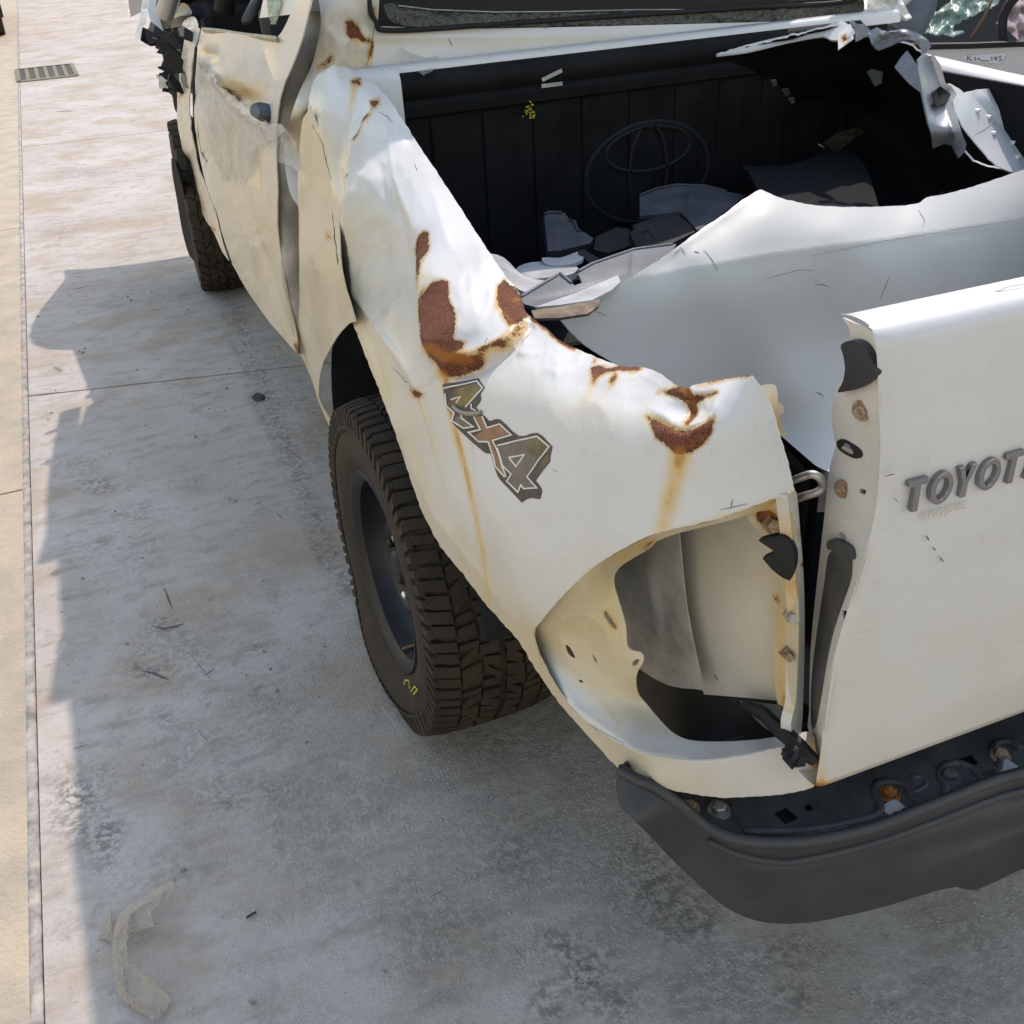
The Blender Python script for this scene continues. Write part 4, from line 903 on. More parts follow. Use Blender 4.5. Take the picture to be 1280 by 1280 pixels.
for pl, r in (([(930, 1040), (1010, 1038), (1075, 1026), (1098, 1018), (1100, 1005), (1094, 990), (1098, 980), (1118, 978), (1132, 985), (1142, 998), (1160, 1004), (1178, 998), (1182, 985), (1176, 970), (1180, 958), (1198, 954)], .0055), ([(1198, 954), (1216, 962), (1230, 976), (1244, 970), (1250, 955), (1242, 940), (1246, 930), (1262, 928), (1276, 938)], .0055), ([(912, 1008), (922, 1022), (932, 1038)], .0035), ([(1136, 992), (1150, 988), (1158, 980), (1152, 972), (1140, 972)], .004)):
    MB().tube(catmull(onplate(pl, -.001), 4), r, 8).build('moulded_rib', M_PLATE, bump_, smooth=True)
def bolt(px, py, m, r=.0085, parent=bump_):
    o = Vector(onplate([(px, py)])[0]); u = Vector((0, -.12, 1)).normalized(); mb = MB()
    mb.tube([o, o+u*.003, o+u*.0031], [r*1.7, r*1.7, r*1.2], 20); mb.tube([o+u*.003, o+u*.0105, o+u*.012], [r*1.05, r*1.05, r*.8], 6)
    return mb.build('bolt', m, parent, bevel=.0005)
for x, y, m in ((898, 1014, M_STEEL), (1111, 995, M_ORB), (1250, 946, M_RUSTB), (1186, 972, M_PLATE), (862, 1012, M_RUSTB)): bolt(x, y, m, .0085 if m is not M_RUSTB else .0075)
for x, y in ((1116, 1010), (1258, 960)):
    o = onplate([(x, y)], .001)[0]; MB().box(o, (.026, .018, .002), Matrix.Rotation(.2, 3, 'Z')).build('sticker_scrap', M_LGREY, bump_)

# --- tailgate ------------------------------------------------------------
tg = empty('tailgate', tuple(on(1022, 985, 'Y', -1.15))); adopt(tg, truck)
SKc = [(1052, 394, 'Y', -1.098), (1070, 397, 'Y', -1.115), (1090, 408, 'Y', -1.145), (1097, 425, 'Y', -1.158), (1100, 450, 'Y', -1.163), (1103, 520, 'Y', -1.168), (1104, 570, 'Y', -1.171), (1098, 640, 'Y', -1.171), (1080, 712, 'Y', -1.167), (1058, 780, 'Y', -1.162), (1042, 840, 'Y', -1.158), (1033, 900, 'Y', -1.154), (1029, 940, 'Y', -1.152), (1022, 985, 'Y', -1.147)]
lefts = [np.array(on(*c)) for c in SKc]
lefts = catmull(lefts, 5)
xr = .70
rows = []
for q in lefts:
    row = []
    for k, f in enumerate(np.r_[0, .004, .012, np.linspace(.03, 1, 40)]):
        x = q[0]+(xr-q[0])*f; dyy = -.006*math.sin(math.pi*f)
        row.append((x, q[1]+dyy+(.004 if k == 0 else 0), q[2]))
    rows.append(row)
# bottom return
rows.append([(x, y+.012, z-.004) for x, y, z in rows[-1]]); rows.append([(x, y+.03, z) for x, y, z in rows[-1]])
mb = MB(); mb.loft(rows); skin = mb.build('outer_skin', M_PAINT, tg, smooth=True)
P_ = np.array(mb.v); ppx, ppy = proj(P_)
for nm, fun in (('tan', lambda x, y: np.clip((y-700)/900, 0, .22)), ('streak', streaks([([(1020, 985), (1040, 982), (1056, 978)], 7, 4, .9, .5), ([(1030, 930), (1024, 985)], 3, 5, .5, .9)])), ('rust', rusts([[(1017, 985), (1024, 974), (1028, 982), (1045, 984), (1020, 990)]], [([(1044, 958), (1047, 972)], 1.2)])),
                ):
    a = skin.data.attributes.new(nm, 'FLOAT', 'POINT'); a.data.foreach_set('value', fun(ppx, ppy).astype(np.float32))
marks(Surf([(1095, 450, 'Y', -1.1665), (1280, 450, 'Y', -1.172), (1100, 640, 'Y', -1.172), (1280, 640, 'Y', -1.175), (1040, 930, 'Y', -1.154), (1280, 880, 'Y', -1.156), (1180, 380, 'Y', -1.12)]),
      [([(1157, 670), (1162, 676)], 3), ([(1166, 685), (1170, 688)], 3), ([(1175, 696), (1179, 702)], 3), ([(1173, 395), (1180, 405), (1184, 428)], 1.4), ([(1192, 376), (1198, 373), (1207, 375)], 1.6), ([(1244, 364), (1262, 358), (1290, 354)], 1.4), ([(1105, 596), (1120, 592)], 1.6), ([(1118, 622), (1122, 628)], 1.4), ([(1213, 455), (1215, 460)], 2), ([(1228, 672), (1229, 675)], 2), ([(1160, 575), (1161, 578)], 2)], tg, lift=.004)
mb = MB(); mb.box((.03, -1.105, .93), (1.30, .05, .50)); mb.build('inner_frame', M_PAINT2, tg, bevel=.008)
SPs = Surf([(1095, 415, 'Y', -1.150), (1052, 396, 'Y', -1.10), (1099, 500, 'Y', -1.162), (1042, 540, 'Y', -1.095), (1098, 640, 'Y', -1.165), (1031, 640, 'Y', -1.09), (1056, 785, 'Y', -1.158), (1015, 800, 'Y', -1.08), (1030, 920, 'Y', -1.148), (1013, 930, 'Y', -1.07), (1070, 560, 'Y', -1.125)], creases=[ridge([(1033, 634), (1092, 666)], -.003, 4), ridge([(1040, 500), (1042, 540), (1031, 640)], -.004, 5)])
sidep = sheet('side_panel', [(1053, 397), (1066, 403), (1080, 408), (1092, 416), (1097, 430), (1099, 450), (1102, 520), (1103, 570), (1097, 640), (1079, 712), (1057, 780), (1041, 840), (1032, 900), (1028, 935), (1018, 955), (1012, 930), (1012, 860), (1014, 800), (1022, 720), (1031, 640), (1036, 590), (1043, 563), (1046, 556), (1057, 553), (1070, 558), (1079, 566), (1077, 574), (1060, 572), (1048, 563), (1043, 548), (1040, 530), (1041, 505), (1047, 480), (1062, 470), (1064, 430), (1062, 412)],
              SPs, M_PAINT2, tg, step=3, thick=.002, holes=[catmull([(1049, 665), (1054, 666), (1058, 672), (1056, 678), (1050, 675)], 3, True), catmull([(1053, 763), (1058, 764), (1060, 770), (1057, 775), (1053, 770)], 3, True), [(1075, 610), (1083, 613), (1081, 619), (1074, 616)]], attrs={'tan': lambda x, y: .22+0*x, 'rust': rusts([], [])})
MB().box(on(1050, 700, 'Y', -1.115)+np.array((.035, 0, -.02)), (.02, .05, .50)).build('side_core', M_DARK, tg)
rb = Surf([(1050, 435, 'Y', -1.105), (1088, 450, 'Y', -1.165), (1050, 488, 'Y', -1.105), (1085, 475, 'Y', -1.160)], creases=[ridge([(1060, 428), (1063, 460), (1052, 486)], -.004, 5), bump(1073, 463, 9, 9, -.004), bump(1073, 463, 4, 4, .005)])
sheet('rubber_stop', catmull([(1051, 432), (1061, 426), (1074, 428), (1084, 438), (1090, 455), (1093, 468), (1086, 477), (1072, 486), (1058, 489), (1047, 490), (1053, 478), (1056, 462), (1054, 445)], 3, True), SPs, mat('dark_rubber_stop', (.022, .025, .033), .55), sidep, step=3, thick=.010, toward=.012)
def sbolt(px, py, r, m):
    o = Vector(SPs.pts(np.array([px]), np.array([py]))[0]); n = Vector((-.93, -.33, .05)).normalized(); mb = MB(); mb.tube([o, o+n*.002], [r*1.3, r*1.25], 24); mb.tube([o+n*.002, o+n*.0055, o+n*.0062], [r*.85, r*.82, r*.6], 6); mb.tube([o+n*.0062, o+n*.0075], [r*.4, r*.35], 12); mb.build('bolt', m, sidep)
sbolt(1078, 513, .0078, M_RUSTB); sbolt(1054, 611, .0075, M_RUSTB)
lq = SPs.pts(np.array([1054.]), np.array([556.]), .006)[0]; MB().tube([lq, lq+[.012, -.012, -.008]], .0045, 8).build('latch_pin', M_CHROME, sidep)
ss = Surf([(1035, 685, 'Y', -1.100), (1062, 690, 'Y', -1.135), (1015, 860, 'Y', -1.09), (1040, 860, 'Y', -1.15), (1050, 720, 'Y', -1.122)], creases=[bump(1045, 710, 11, 14, .004), ridge([(1046, 700), (1046, 722)], -.003, 4)])
sheet('latch_slot_shade', catmull([(1046, 552), (1053, 549), (1064, 554), (1076, 563), (1077, 571), (1068, 573), (1055, 567), (1047, 560)], 3, True), SPs, M_DARK, sidep, step=3, thick=.001, toward=.0015)  # flat dark patch, the slot's inner shade put into colour
strap = sheet('stay_strap', catmull([(1034, 700), (1038, 690), (1046, 686), (1056, 690), (1061, 700), (1060, 725), (1050, 755), (1039, 790), (1031, 830), (1025, 870), (1020, 900), (1015, 912), (1013, 880), (1016, 830), (1024, 770), (1030, 730)], 2, True), SPs, M_STRAP, tg, step=3, thick=.005, toward=.008)
cpn = Surf([(1035, 680, 'Y', -1.095), (1062, 690, 'Y', -1.13), (1048, 700, 'Y', -1.11)])
sheet('strap_cap', catmull([(1033, 680), (1036, 675), (1045, 676), (1058, 683), (1062, 692), (1061, 700), (1050, 693), (1040, 688), (1034, 686)], 2, True), SPs, M_STRAP, strap, step=3, thick=.008, toward=.014)
sheet('tailgate_gap_shade', [(1000, 640), (1036, 640), (1030, 680), (1015, 800), (1018, 960), (1000, 940), (996, 760)], Surf([(1000, 640, 'Y', -.90), (1036, 640, 'Y', -.95), (1010, 900, 'Y', -1.0)]), M_LINER, truck, step=12, thick=.004)  # dark sheet in place of the deep shade between post and tailgate

# raised chrome letters
LW, LH, TH = .0222, .0345, .0062
def ell(cx, cy, a, b, n=22, ccw=True):
    t = np.linspace(0, 2*math.pi, n, endpoint=False); t = t if ccw else t[::-1]; return [(cx+a*math.cos(q), cy+b*math.sin(q)) for q in t]
o1 = on(1131, 604, 'Y', -1.172); 
def letter(ch, k):
    x0 = o1[0]+k*.0287; z0 = 1.0275; y0 = -1.1725
    fr = ((x0, y0, z0), (1, 0, 0), (0, 0, 1), (0, -1, 0)); mb = MB(); d = .006
    if ch == 'T': mb.prism([(0, LH), (0, LH-TH), (LW*.5-TH*.55, LH-TH), (LW*.5-TH*.55, 0), (LW*.5+TH*.55, 0), (LW*.5+TH*.55, LH-TH), (LW, LH-TH), (LW, LH)], d, fr)
    if ch == 'Y': mb.prism([(0, LH), (LW*.5-TH*.55, LH*.42), (LW*.5-TH*.55, 0), (LW*.5+TH*.55, 0), (LW*.5+TH*.55, LH*.42), (LW, LH), (LW-TH*1.15, LH), (LW*.5, LH*.6), (TH*1.15, LH)], d, fr)
    if ch == 'A':
        mb.prism([(0, 0), (LW*.5-TH*.5, LH), (LW*.5+TH*.5, LH), (LW, 0), (LW-TH*1.1, 0), (LW*.68, LH*.28), (LW*.32, LH*.28), (TH*1.1, 0)], d, fr)
    if ch == 'O':
        R1 = ell(LW*.53, LH*.5, LW*.60, LH*.5, 28); R2 = ell(LW*.53, LH*.5, LW*.60-TH, LH*.5-TH, 28)
        o, u, v_, n_ = [np.array(q, float) for q in fr]
        L = [[o+u*x+v_*y for x, y in R2], [o+u*x+v_*y+n_*d for x, y in R2], [o+u*x+v_*y+n_*d for x, y in R1], [o+u*x+v_*y for x, y in R1]]
        mb.loft([[L[j][i] for j in range(4)] for i in list(range(28))+[0]])
    return mb.build('badge_letter', M_CHROME, tg, bevel=.0008)
for k, ch in enumerate('TOYOTA'): letter(ch, k)
fc = bpy.data.curves.new('ghost_lettering', 'FONT'); fc.body = 'snopus'; fc.size = .018; fc.extrude = .0003; fc.space_character = 1.1
fo = bpy.data.objects.new('ghost_tmp', fc); COL.objects.link(fo); bpy.context.view_layer.update()
fm = bpy.data.meshes.new_from_object(fo.evaluated_get(bpy.context.evaluated_depsgraph_get())); bpy.data.objects.remove(fo)
g0 = on(1148, 650, 'Y', -1.1735); fm.transform(Matrix.Translation(Vector((g0[0], -1.1765, g0[2]))) @ Matrix.Rotation(math.radians(90), 4, 'X'))
link('ghost_lettering', fm, mat('faded_glue', (.56, .53, .46), .6), tg)

# --- cab -----------------------------------------------------------------
# back wall below the window
BWc = Surf([(-.60, .55, 1.20), (.70, .55, 1.20), (-.60, .565, 1.285), (.70, .565, 1.275), (0, .53, 1.19), (0, .545, 1.24), (0, .562, 1.28)], creases=[ridge([(475, 46), (700, 44), (1075, 37)], .005, 5, False), ridge([(560, 62), (700, 58), (1000, 54)], .003, 5), wob(.002, 70, 1.)])
bw = sheet('cab_back_panel', [(462, 88), (458, 60), (466, 40), (476, 33), (560, 36), (700, 34), (900, 29), (1060, 24), (1080, 22), (1092, 28), (1095, 60), (1060, 75), (900, 95), (700, 105), (500, 112)], BWc, M_PAINT2, truck, step=4, thick=.003,
           attrs={'tan': streaks([([(470, 50), (600, 55), (760, 50)], 6, 5, .45, .35), ([(760, 50), (870, 48)], 3, 4, .4, .5)]), 'crack': cracks([([(560, 48), (566, 58)], 1.3), ([(740, 52), (866, 51)], .8), ([(866, 40), (868, 52)], 4.)])})
# window: black gasket, glass crumbs, dark cabin
wpts = [p3(x, .558, z) for x, z in ((-.575, 1.52), (-.585, 1.36), (-.575, 1.305), (-.545, 1.285), (-.3, 1.272), (0, 1.262), (.35, 1.25), (.62, 1.238), (.665, 1.255), (.685, 1.31), (.68, 1.52))]
G3 = [(x, .552, z-.010) for x, z in ((-.575, 1.60), (-.588, 1.36), (-.578, 1.305), (-.545, 1.285), (-.3, 1.276), (0, 1.267), (.35, 1.255), (.62, 1.245), (.668, 1.262), (.69, 1.31), (.68, 1.58), (.6, 1.62), (-.5, 1.64))]
gl = catmull(G3, 6, True); MB().tube(gl+[gl[0]], .0055, 8).build('window_gasket', M_BLACK, truck, smooth=True)
sheet('broken_glass_edge', [(492, 2), (498, 8), (520, 12), (560, 16), (640, 17), (760, 16), (820, 13), (900, 14), (1000, 10), (1030, 4), (1050, 0), (1078, -8), (1082, 12), (1060, 23), (900, 29), (700, 33), (560, 34), (500, 30), (484, 22), (480, 5)], Surf([(490, 10, 'Y', .556), (1070, 10, 'Y', .556), (700, 34, 'Y', .552), (480, 30, 'Y', .552), (1070, 24, 'Y', .552)], creases=[wob(.004, 9, 2.)]), M_CRUMB, truck, step=3, thick=.004, jag=3)
mb = MB(); mb.tube([on(x, y, 'Y', .553) for x, y in ((498, 7), (540, 12), (620, 15), (700, 14.5), (800, 12), (900, 12), (980, 9), (1030, 3))], .0012, 5); mb.build('glass_rim', M_LGREY, truck)
# cabin shell: roof, floor, right side, inner lining
mb = MB()
roof = [[(x, y, 1.725-.05*abs(x/.62)**3-.03*max(0, (y-1.6)/.7)**2) for x in np.linspace(-.55, .62, 9)] for y in np.linspace(.49, 2.15, 8)]
mb.loft(roof); mb.loft([[(x, y, z-.04) for x, y, z in r] for r in roof]); mb.build('roof', M_PAINT2, truck, smooth=True)
def pillar(a, b, r, nm='pillar', m=None): return MB().tube([a, tuple((np.array(a)+np.array(b))/2+[-.01, 0, .01]), b], r, 8).build(nm, m or M_PAINT2, truck, smooth=True)
MB().add([(-.56, .55, 1.69), (-.57, 1.02, 1.69), (-.74, .98, 1.28), (-.705, .60, 1.32), (-.53, .56, 1.68), (-.54, 1.02, 1.68), (-.69, .98, 1.28), (-.655, .62, 1.32)], [(0, 1, 2, 3), (4, 7, 6, 5), (0, 4, 5, 1), (1, 5, 6, 2), (2, 6, 7, 3), (3, 7, 4, 0)]).build('quarter_pillar', M_PAINT2, truck); pillar((.62, .56, 1.69), (.72, .56, 1.25), .06); pillar((-.55, 2.1, 1.67), (-.76, 2.75, 1.15), .035); pillar((.6, 2.1, 1.67), (.76, 2.75, 1.15), .035); pillar((-.56, 1.5, 1.69), (-.74, 1.5, 1.25), .028, m=M_DARK); pillar((.61, 1.5, 1.68), (.74, 1.5, 1.2), .035)
mb = MB(); mb.loft([[(x, .54, 1.69), (x, .55, 1.63)] for x in (-.58, 0, .58)]); mb.build('window_header', M_PAINT2, truck)
mb = MB(); mb.box((0, 1.55, .62), (1.45, 1.9, .06)); mb.box((.76, 1.6, .9), (.10, 2.0, .62)); mb.build('cab_right_side', M_PAINT2, truck, bevel=.02)
mb = MB(); mb.box((0, 2.72, .86), (1.4, .06, .60)); mb.build('firewall', M_DARK, truck)
mb = MB(); mb.box((0.02, .62, .95), (1.28, .03, .58)); mb.build('cab_back_lining', M_DARK, truck)
mb = MB(); mb.box((0, .78, 1.02), (1.24, .14, .62), Matrix.Rotation(-.15, 3, 'X'), ch=.04); mb.box((0, 1.05, .80), (1.24, .5, .16), ch=.04); mb.build('rear_seat', M_DARK, truck, smooth=True, angle=40)
for sx in (-.36, .36):
    mb = MB(); mb.box((sx, 1.62, 1.02), (.5, .14, .66), Matrix.Rotation(-.25, 3, 'X'), ch=.05); mb.box((sx, 1.9, .80), (.5, .5, .16), ch=.04); mb.box((sx, 1.52, 1.44), (.26, .09, .17), ch=.03); mb.build('front_seat', M_DARK, truck, smooth=True, angle=40)
mb = MB(); mb.box((0, 2.55, 1.08), (1.36, .28, .24), ch=.04); mb.build('dashboard', M_DARK, truck)
M_BLACKOUT = mat('blackout_pane', (.008, .009, .01), .08)  # opaque panes added to keep sun from crossing the unseen cab
for y0, y1 in ((.72, 1.47), (1.53, 2.45)):
    f = .0 if y0 < 1 else .3
    MB().add([(.73, y0, 1.19), (.74, y1, 1.19), (.61, y1-f, 1.70), (.61, y0+.02, 1.70)], [(0, 1, 2, 3)]).build('blackout_side_window', M_BLACKOUT, truck)
MB().loft([[(x, 2.74+.05*(1-(x/.7)**2), 1.13) for x in np.linspace(-.72, .72, 9)], [(x, 2.10+.05*(1-(x/.6)**2), 1.685) for x in np.linspace(-.6, .6, 9)]]).build('blackout_windscreen', M_BLACKOUT, truck, smooth=True)
# left rear cab pillar with rust hole
PI = Surf([(-.72, .50, 1.20), (-.755, .60, 1.20), (-.705, .53, 1.32), (-.735, .62, 1.34), (-.585, .552, 1.20), (-.59, .556, 1.30), (-.60, .56, 1.40), (-.65, .525, 1.27), (-.66, .525, 1.20), (-.64, .54, 1.38), (-.72, .60, 1.42), (-.77, .58, 1.10), (-.80, .53, 1.0), (-.785, .48, 1.14)],
          creases=[ridge([(470, 10), (462, 60), (458, 90)], -.006, 5), bump(444, 38, 12, 12, -.012), ridge([(430, 0), (425, 40), (405, 75)], .005, 10), ridge([(450, 50), (466, 55)], -.004, 5), ridge([(408, 92), (400, 78), (425, 70)], -.005, 5), bump(376, 158, 5, 7, .006), crumple(.008, 26, 430, 40, 50, 60, 2.)])
sheet('rear_cab_pillar', [(394, -25), (430, -30), (475, -35), (474, 0), (472, 30), (468, 55), (464, 90), (440, 90), (415, 84), (404, 92), (394, 104), (388, 118), (386, 140), (380, 150), (376, 200), (374, 260), (362, 240), (355, 190), (362, 150), (374, 115), (388, 85), (398, 50), (401, 20)], PI, [M_PAINT, M_DMATT], truck, step=2.5, thick=.002,
      attrs={'rust': rusts([[(432, 28), (437, 25), (443, 27), (448, 36), (455, 46), (464, 51), (462, 54), (450, 50), (440, 48), (434, 42)], [(461, 5), (467, 10), (468, 20), (464, 18)], [(397, 88), (398, 82), (408, 78), (414, 70), (415, 75), (408, 82), (400, 84)]], [([(462, 50), (466, 56), (463, 70)], 1.5), ([(384, 140), (388, 152)], 1.2)]), 'streak': streaks([([(445, 48), (447, 60), (444, 72)], 3, 3, .7, .2), ([(463, 55), (462, 70), (458, 85)], 3, 3, .8, .5), ([(400, 84), (399, 92)], 4, 4, .6, .5)]),
             'tan': lambda x, y: np.clip(.5*np.exp(-((y-150)/70)**2)+.25+.25*np.exp(-((y-75)/14)**2), 0, 1), 'crack': cracks([([(398, 82), (406, 78), (413, 70)], 1.3), ([(470, 20), (464, 60), (458, 88)], 1.2), ([(382, 107), (383, 110)], 1.2)])})
# black sheet standing in for the shade in the gap behind the door
sheet('door_gap_shade', [(378, -30), (408, -30), (404, 20), (398, 55), (388, 88), (376, 118), (364, 152), (360, 190), (370, 260), (376, 430), (360, 430), (345, 300), (345, 140), (356, 105), (372, 50)], Surf([(390, 0, 'Y', .72), (350, 150, 'Y', .74), (365, 400, 'Y', .74)]), M_BLACK, truck, step=8, thick=.01)
# rear door
RD = Surf([(-.77, .64, 1.277), (-.80, .645, 1.13), (-.83, .64, .95), (-.84, .64, .75), (-.838, .63, .58), (-.80, 1.5, 1.215), (-.838, 1.5, 1.10), (-.852, 1.5, .98), (-.858, 1.5, .8), (-.855, 1.5, .63), (-.79, 1.05, 1.25), (-.815, 1.05, 1.13), (-.82, 1.05, 1.0), (-.85, 1.05, .85), (-.845, 1.05, .62), (-.70, .70, 1.45), (-.75, .66, 1.36)],
          creases=[ridge([(246, 66), (262, 90), (285, 125), (310, 142), (345, 162)], .018, 6), bump(300, 122, 26, 12, -.022, 20), bump(262, 68, 8, 7, -.010), ridge([(262, 190), (300, 235), (335, 330), (362, 420)], -.010, 7), ridge([(296, 175), (312, 235), (330, 330), (345, 400)], .010, 6), ridge([(318, 178), (325, 238)], -.012, 4), ridge([(326, 170), (334, 235), (345, 290)], .008, 5),
                   bump(272, 215, 14, 32, .012), ridge([(265, 175), (270, 240), (290, 320)], .008, 6), ridge([(285, 240), (305, 300), (318, 360)], -.008, 6), crumple(.0045, 34, 300, 130, 55, 60, 3.), crumple(.004, 30, 310, 270, 50, 110, 5.), ridge([(262, 70), (275, 110), (262, 170)], .006, 5), ridge([(330, 60), (345, 100), (343, 150)], .006, 6)], push=(-1, 0, .12))
door_r = sheet('rear_door', [(252, 36), (275, 39), (300, 43), (345, 48), (352, 40), (362, 20), (372, -10), (380, -35), (392, -35), (388, 0), (378, 45), (366, 80), (354, 110), (347, 150), (346, 220), (350, 310), (360, 375), (370, 420), (373, 444), (356, 425), (335, 400), (312, 368), (296, 340), (288, 325), (280, 295), (272, 262), (262, 235), (252, 205), (246, 175), (243, 140), (243, 100), (246, 65)], RD, [M_PAINT, M_DMATT], truck, step=2.2, thick=.003,
               attrs={'tan': lambda x, y: np.clip(np.clip((y-60)/260, .10, .75)+sum(a*np.exp(-(((x-u)/p)**2+((y-v)/q)**2)) for u, v, p, q, a in ((305, 112, 26, 12, .8), (262, 66, 9, 7, .6), (282, 165, 24, 34, .35), (326, 205, 6, 24, .5), (275, 205, 10, 16, .3), (335, 300, 10, 60, .3), (345, 90, 10, 40, -.15), (262, 140, 14, 26, -.2), (300, 70, 40, 20, -.15))), 0, 1), 'rust': rusts([], [([(283, 112), (290, 120), (296, 126)], 1.6), ([(302, 137), (305, 140)], 1.3), ([(370, 430), (372, 442)], 1.6)]), 'streak': streaks([([(285, 105), (310, 122)], 12, 10, .45, .4), ([(258, 65), (264, 72)], 7, 6, .4, .3), ([(290, 140), (275, 200)], 5, 10, .3, .1)]), 'crack': cracks([([(280, 108), (290, 116), (297, 125)], 1.3)])})
tag(door_r, 'dented rear left door with yellowed paint and peeling clear film')
mb = MB(); es = [on(x, y, 'Y', yy) for x, y, yy in ((386, -25, .655), (380, 20, .655), (368, 62, .65), (355, 98, .65), (349, 140, .65), (347, 180, .65), (349, 260, .65), (354, 330, .648), (363, 390, .645), (371, 425, .64), (374, 442, .64))]
row = [[q+[-.004, .012, .0], q+[-.004, -.006, 0], q+[.006, -.014, .002], q+[.030, -.016, .003], q+[.048, -.012, .003], q+[.052, .0, .003], q+[.052, .03, 0]] for q in catmull(es, 4)]
mb.loft(row); mb.build('door_edge', M_SEAL, door_r, smooth=True, angle=50)
sheet('window_sill', [(252, 34), (275, 36), (300, 40), (345, 45), (345, 49), (300, 44), (275, 40), (252, 37)], Surf([(252, 36, 'Y', 1.5), (345, 47, 'Y', .64), (300, 42, 'Y', 1.03), (300, 39, 'Y', 1.06)]), mat('tan_sill', (.42, .34, .22), .6, nscale=30), door_r, step=2, thick=.008, toward=.012)
hd = Surf([(316, 135, 'Y', .72), (342, 140, 'Y', .68), (330, 155, 'Y', .69), (330, 130, 'Y', .70)], creases=[bump(330, 142, 14, 9, .018)])
hn = sheet('door_handle', catmull([(313, 134), (318, 129), (328, 128), (340, 133), (342, 145), (341, 156), (332, 154), (318, 147), (313, 142)], 3, True), hd, mat('dark_handle', (.035, .04, .055), .4), door_r, step=2, thick=.012, toward=.004)
sheet('handle_cover', catmull([(313, 134), (320, 130), (325, 138), (322, 148), (314, 143)], 3, True), hd, M_GREY, hn, step=2, thick=.003, toward=.006)
# window interior of rear door shows dark; shards
sheet('window_shard', [(333, -6), (342, -8), (352, -4), (350, 10), (344, 30), (338, 30), (334, 12)], Surf([(335, 0, 'Y', .85), (350, 0, 'Y', .80), (340, 30, 'Y', .84)], creases=[wob(.02, 14, 1.)]), M_GLASSG, door_r, step=3, thick=.003, jag=2)
MB().tube([on(326, -10, 'Y', 1.25), on(318, 8, 'Y', 1.2), on(308, 28, 'Y', 1.15)], .014, 8).build('seat_belt', M_STRAP, truck, smooth=True)
# front door and fender
FD = Surf([(-.80, 1.56, 1.215), (-.85, 1.56, 1.0), (-.856, 1.56, .8), (-.85, 1.56, .62), (-.80, 2.4, 1.16), (-.81, 2.4, .9), (-.80, 2.4, .7), (-.79, 2.4, .5), (-.83, 2.0, 1.05), (-.84, 2.0, .8), (-.82, 2.0, .58)],
          creases=[ridge([(236, 60), (238, 130), (252, 215)], .008, 4), bump(231, 160, 6, 30, -.012), crumple(.006, 24, 240, 170, 30, 120, 6.), ridge([(228, 150), (242, 230), (262, 280)], -.006, 5)], push=(-1, 0, .1))
door_f = sheet('front_door', [(232, 40), (244, 34), (250, 36), (243, 66), (240, 100), (240, 140), (243, 176), (249, 207), (259, 237), (269, 264), (277, 297), (286, 326), (278, 315), (268, 292), (262, 283), (254, 270), (244, 248), (235, 222), (228, 195), (223, 165), (221, 140), (223, 110), (227, 70)], FD, [M_PAINT, M_DMATT], truck, step=2.2, thick=.003,
               attrs={'tan': lambda x, y: np.clip((y-20)/180, .2, .85), 'rust': rusts([[(225, 112), (229, 110), (229, 120), (226, 122)]], [([(262, 283), (268, 288)], 1.3)]), 'crack': cracks([([(248, 150), (252, 190), (260, 205)], 1.3)])})
mb = MB(); mb.tube([on(x, y, 'X', -.855) for x, y in ((245, 60), (242, 100), (243, 150), (249, 190), (260, 232), (272, 265), (281, 305), (289, 328))], .004, 6); mb.build('door_gap', M_BLACK, truck)
h2 = Surf([(226, 95, 'Y', 1.92), (240, 100, 'Y', 1.72), (233, 110, 'Y', 1.80), (233, 90, 'Y', 1.80)], creases=[bump(232, 99, 7, 9, .03)])
sheet('door_handle', catmull([(226, 94), (231, 88), (238, 91), (239, 108), (232, 110), (227, 104)], 3, True), h2, bpy.data.materials['dark_handle'], door_f, step=1.5, thick=.012, toward=.01)
# crumpled front: fender shreds, mirror, broken plastic, flap by the wheel
sheet('mirror', catmull([(222, 14), (226, 4), (234, 6), (240, 16), (236, 22), (230, 40), (226, 62), (218, 62), (214, 40), (216, 24)], 2, True), Surf([(225, 10, 'Y', 2.30), (238, 15, 'Y', 2.2), (220, 60, 'Y', 2.35), (230, 40, 'Y', 2.25)], creases=[ridge([(216, 24), (226, 20), (238, 18)], .03, 4)]), mat('mirror_shell', (.03, .035, .05), .3), truck, step=2, thick=.05)
mb = MB()
for k in range(56):
    px_, py_ = random.choice([(208, 45), (200, 48), (214, 62), (212, 85), (218, 105), (206, 58), (222, 40), (190, 44), (225, 80)])
    q = on(px_+random.uniform(-9, 9), py_+random.uniform(-8, 8), 'X', -.86+random.uniform(0, .18))
    R_ = Matrix.Rotation(random.uniform(-2, 2), 3, 'X') @ Matrix.Rotation(random.uniform(-1, 1), 3, 'Y') @ Matrix.Rotation(random.uniform(-1, 1), 3, 'Z'); m_ = random.randint(4, 7)
    pg = []
    for i in range(m_):
        a_ = 2*math.pi*i/m_; rr_ = random.uniform(.008, .05); pg.append((rr_*math.cos(a_), rr_*math.sin(a_)))
    mb = MB(); mb.prism(pg, .006, (q, R_ @ Vector((1, 0, 0)), R_ @ Vector((0, 1, 0)), R_ @ Vector((0, 0, 1))))
    mb.build('broken_plastic_piece', M_BLACK, truck)
fs = Surf([(195, 90, 'Y', 3.3), (225, 70, 'Y', 2.8), (225, 150, 'Y', 2.8), (205, 30, 'Y', 3.2)], creases=[wob(.06, 14, 2.)])
sheet('torn_fender', [(220, 20), (232, 30), (228, 70), (224, 110), (222, 150), (214, 120), (206, 112), (198, 104), (208, 95), (200, 84), (206, 72), (196, 60), (206, 50), (203, 36)], fs, M_DMATT, truck, step=2.5, thick=.004, jag=3)
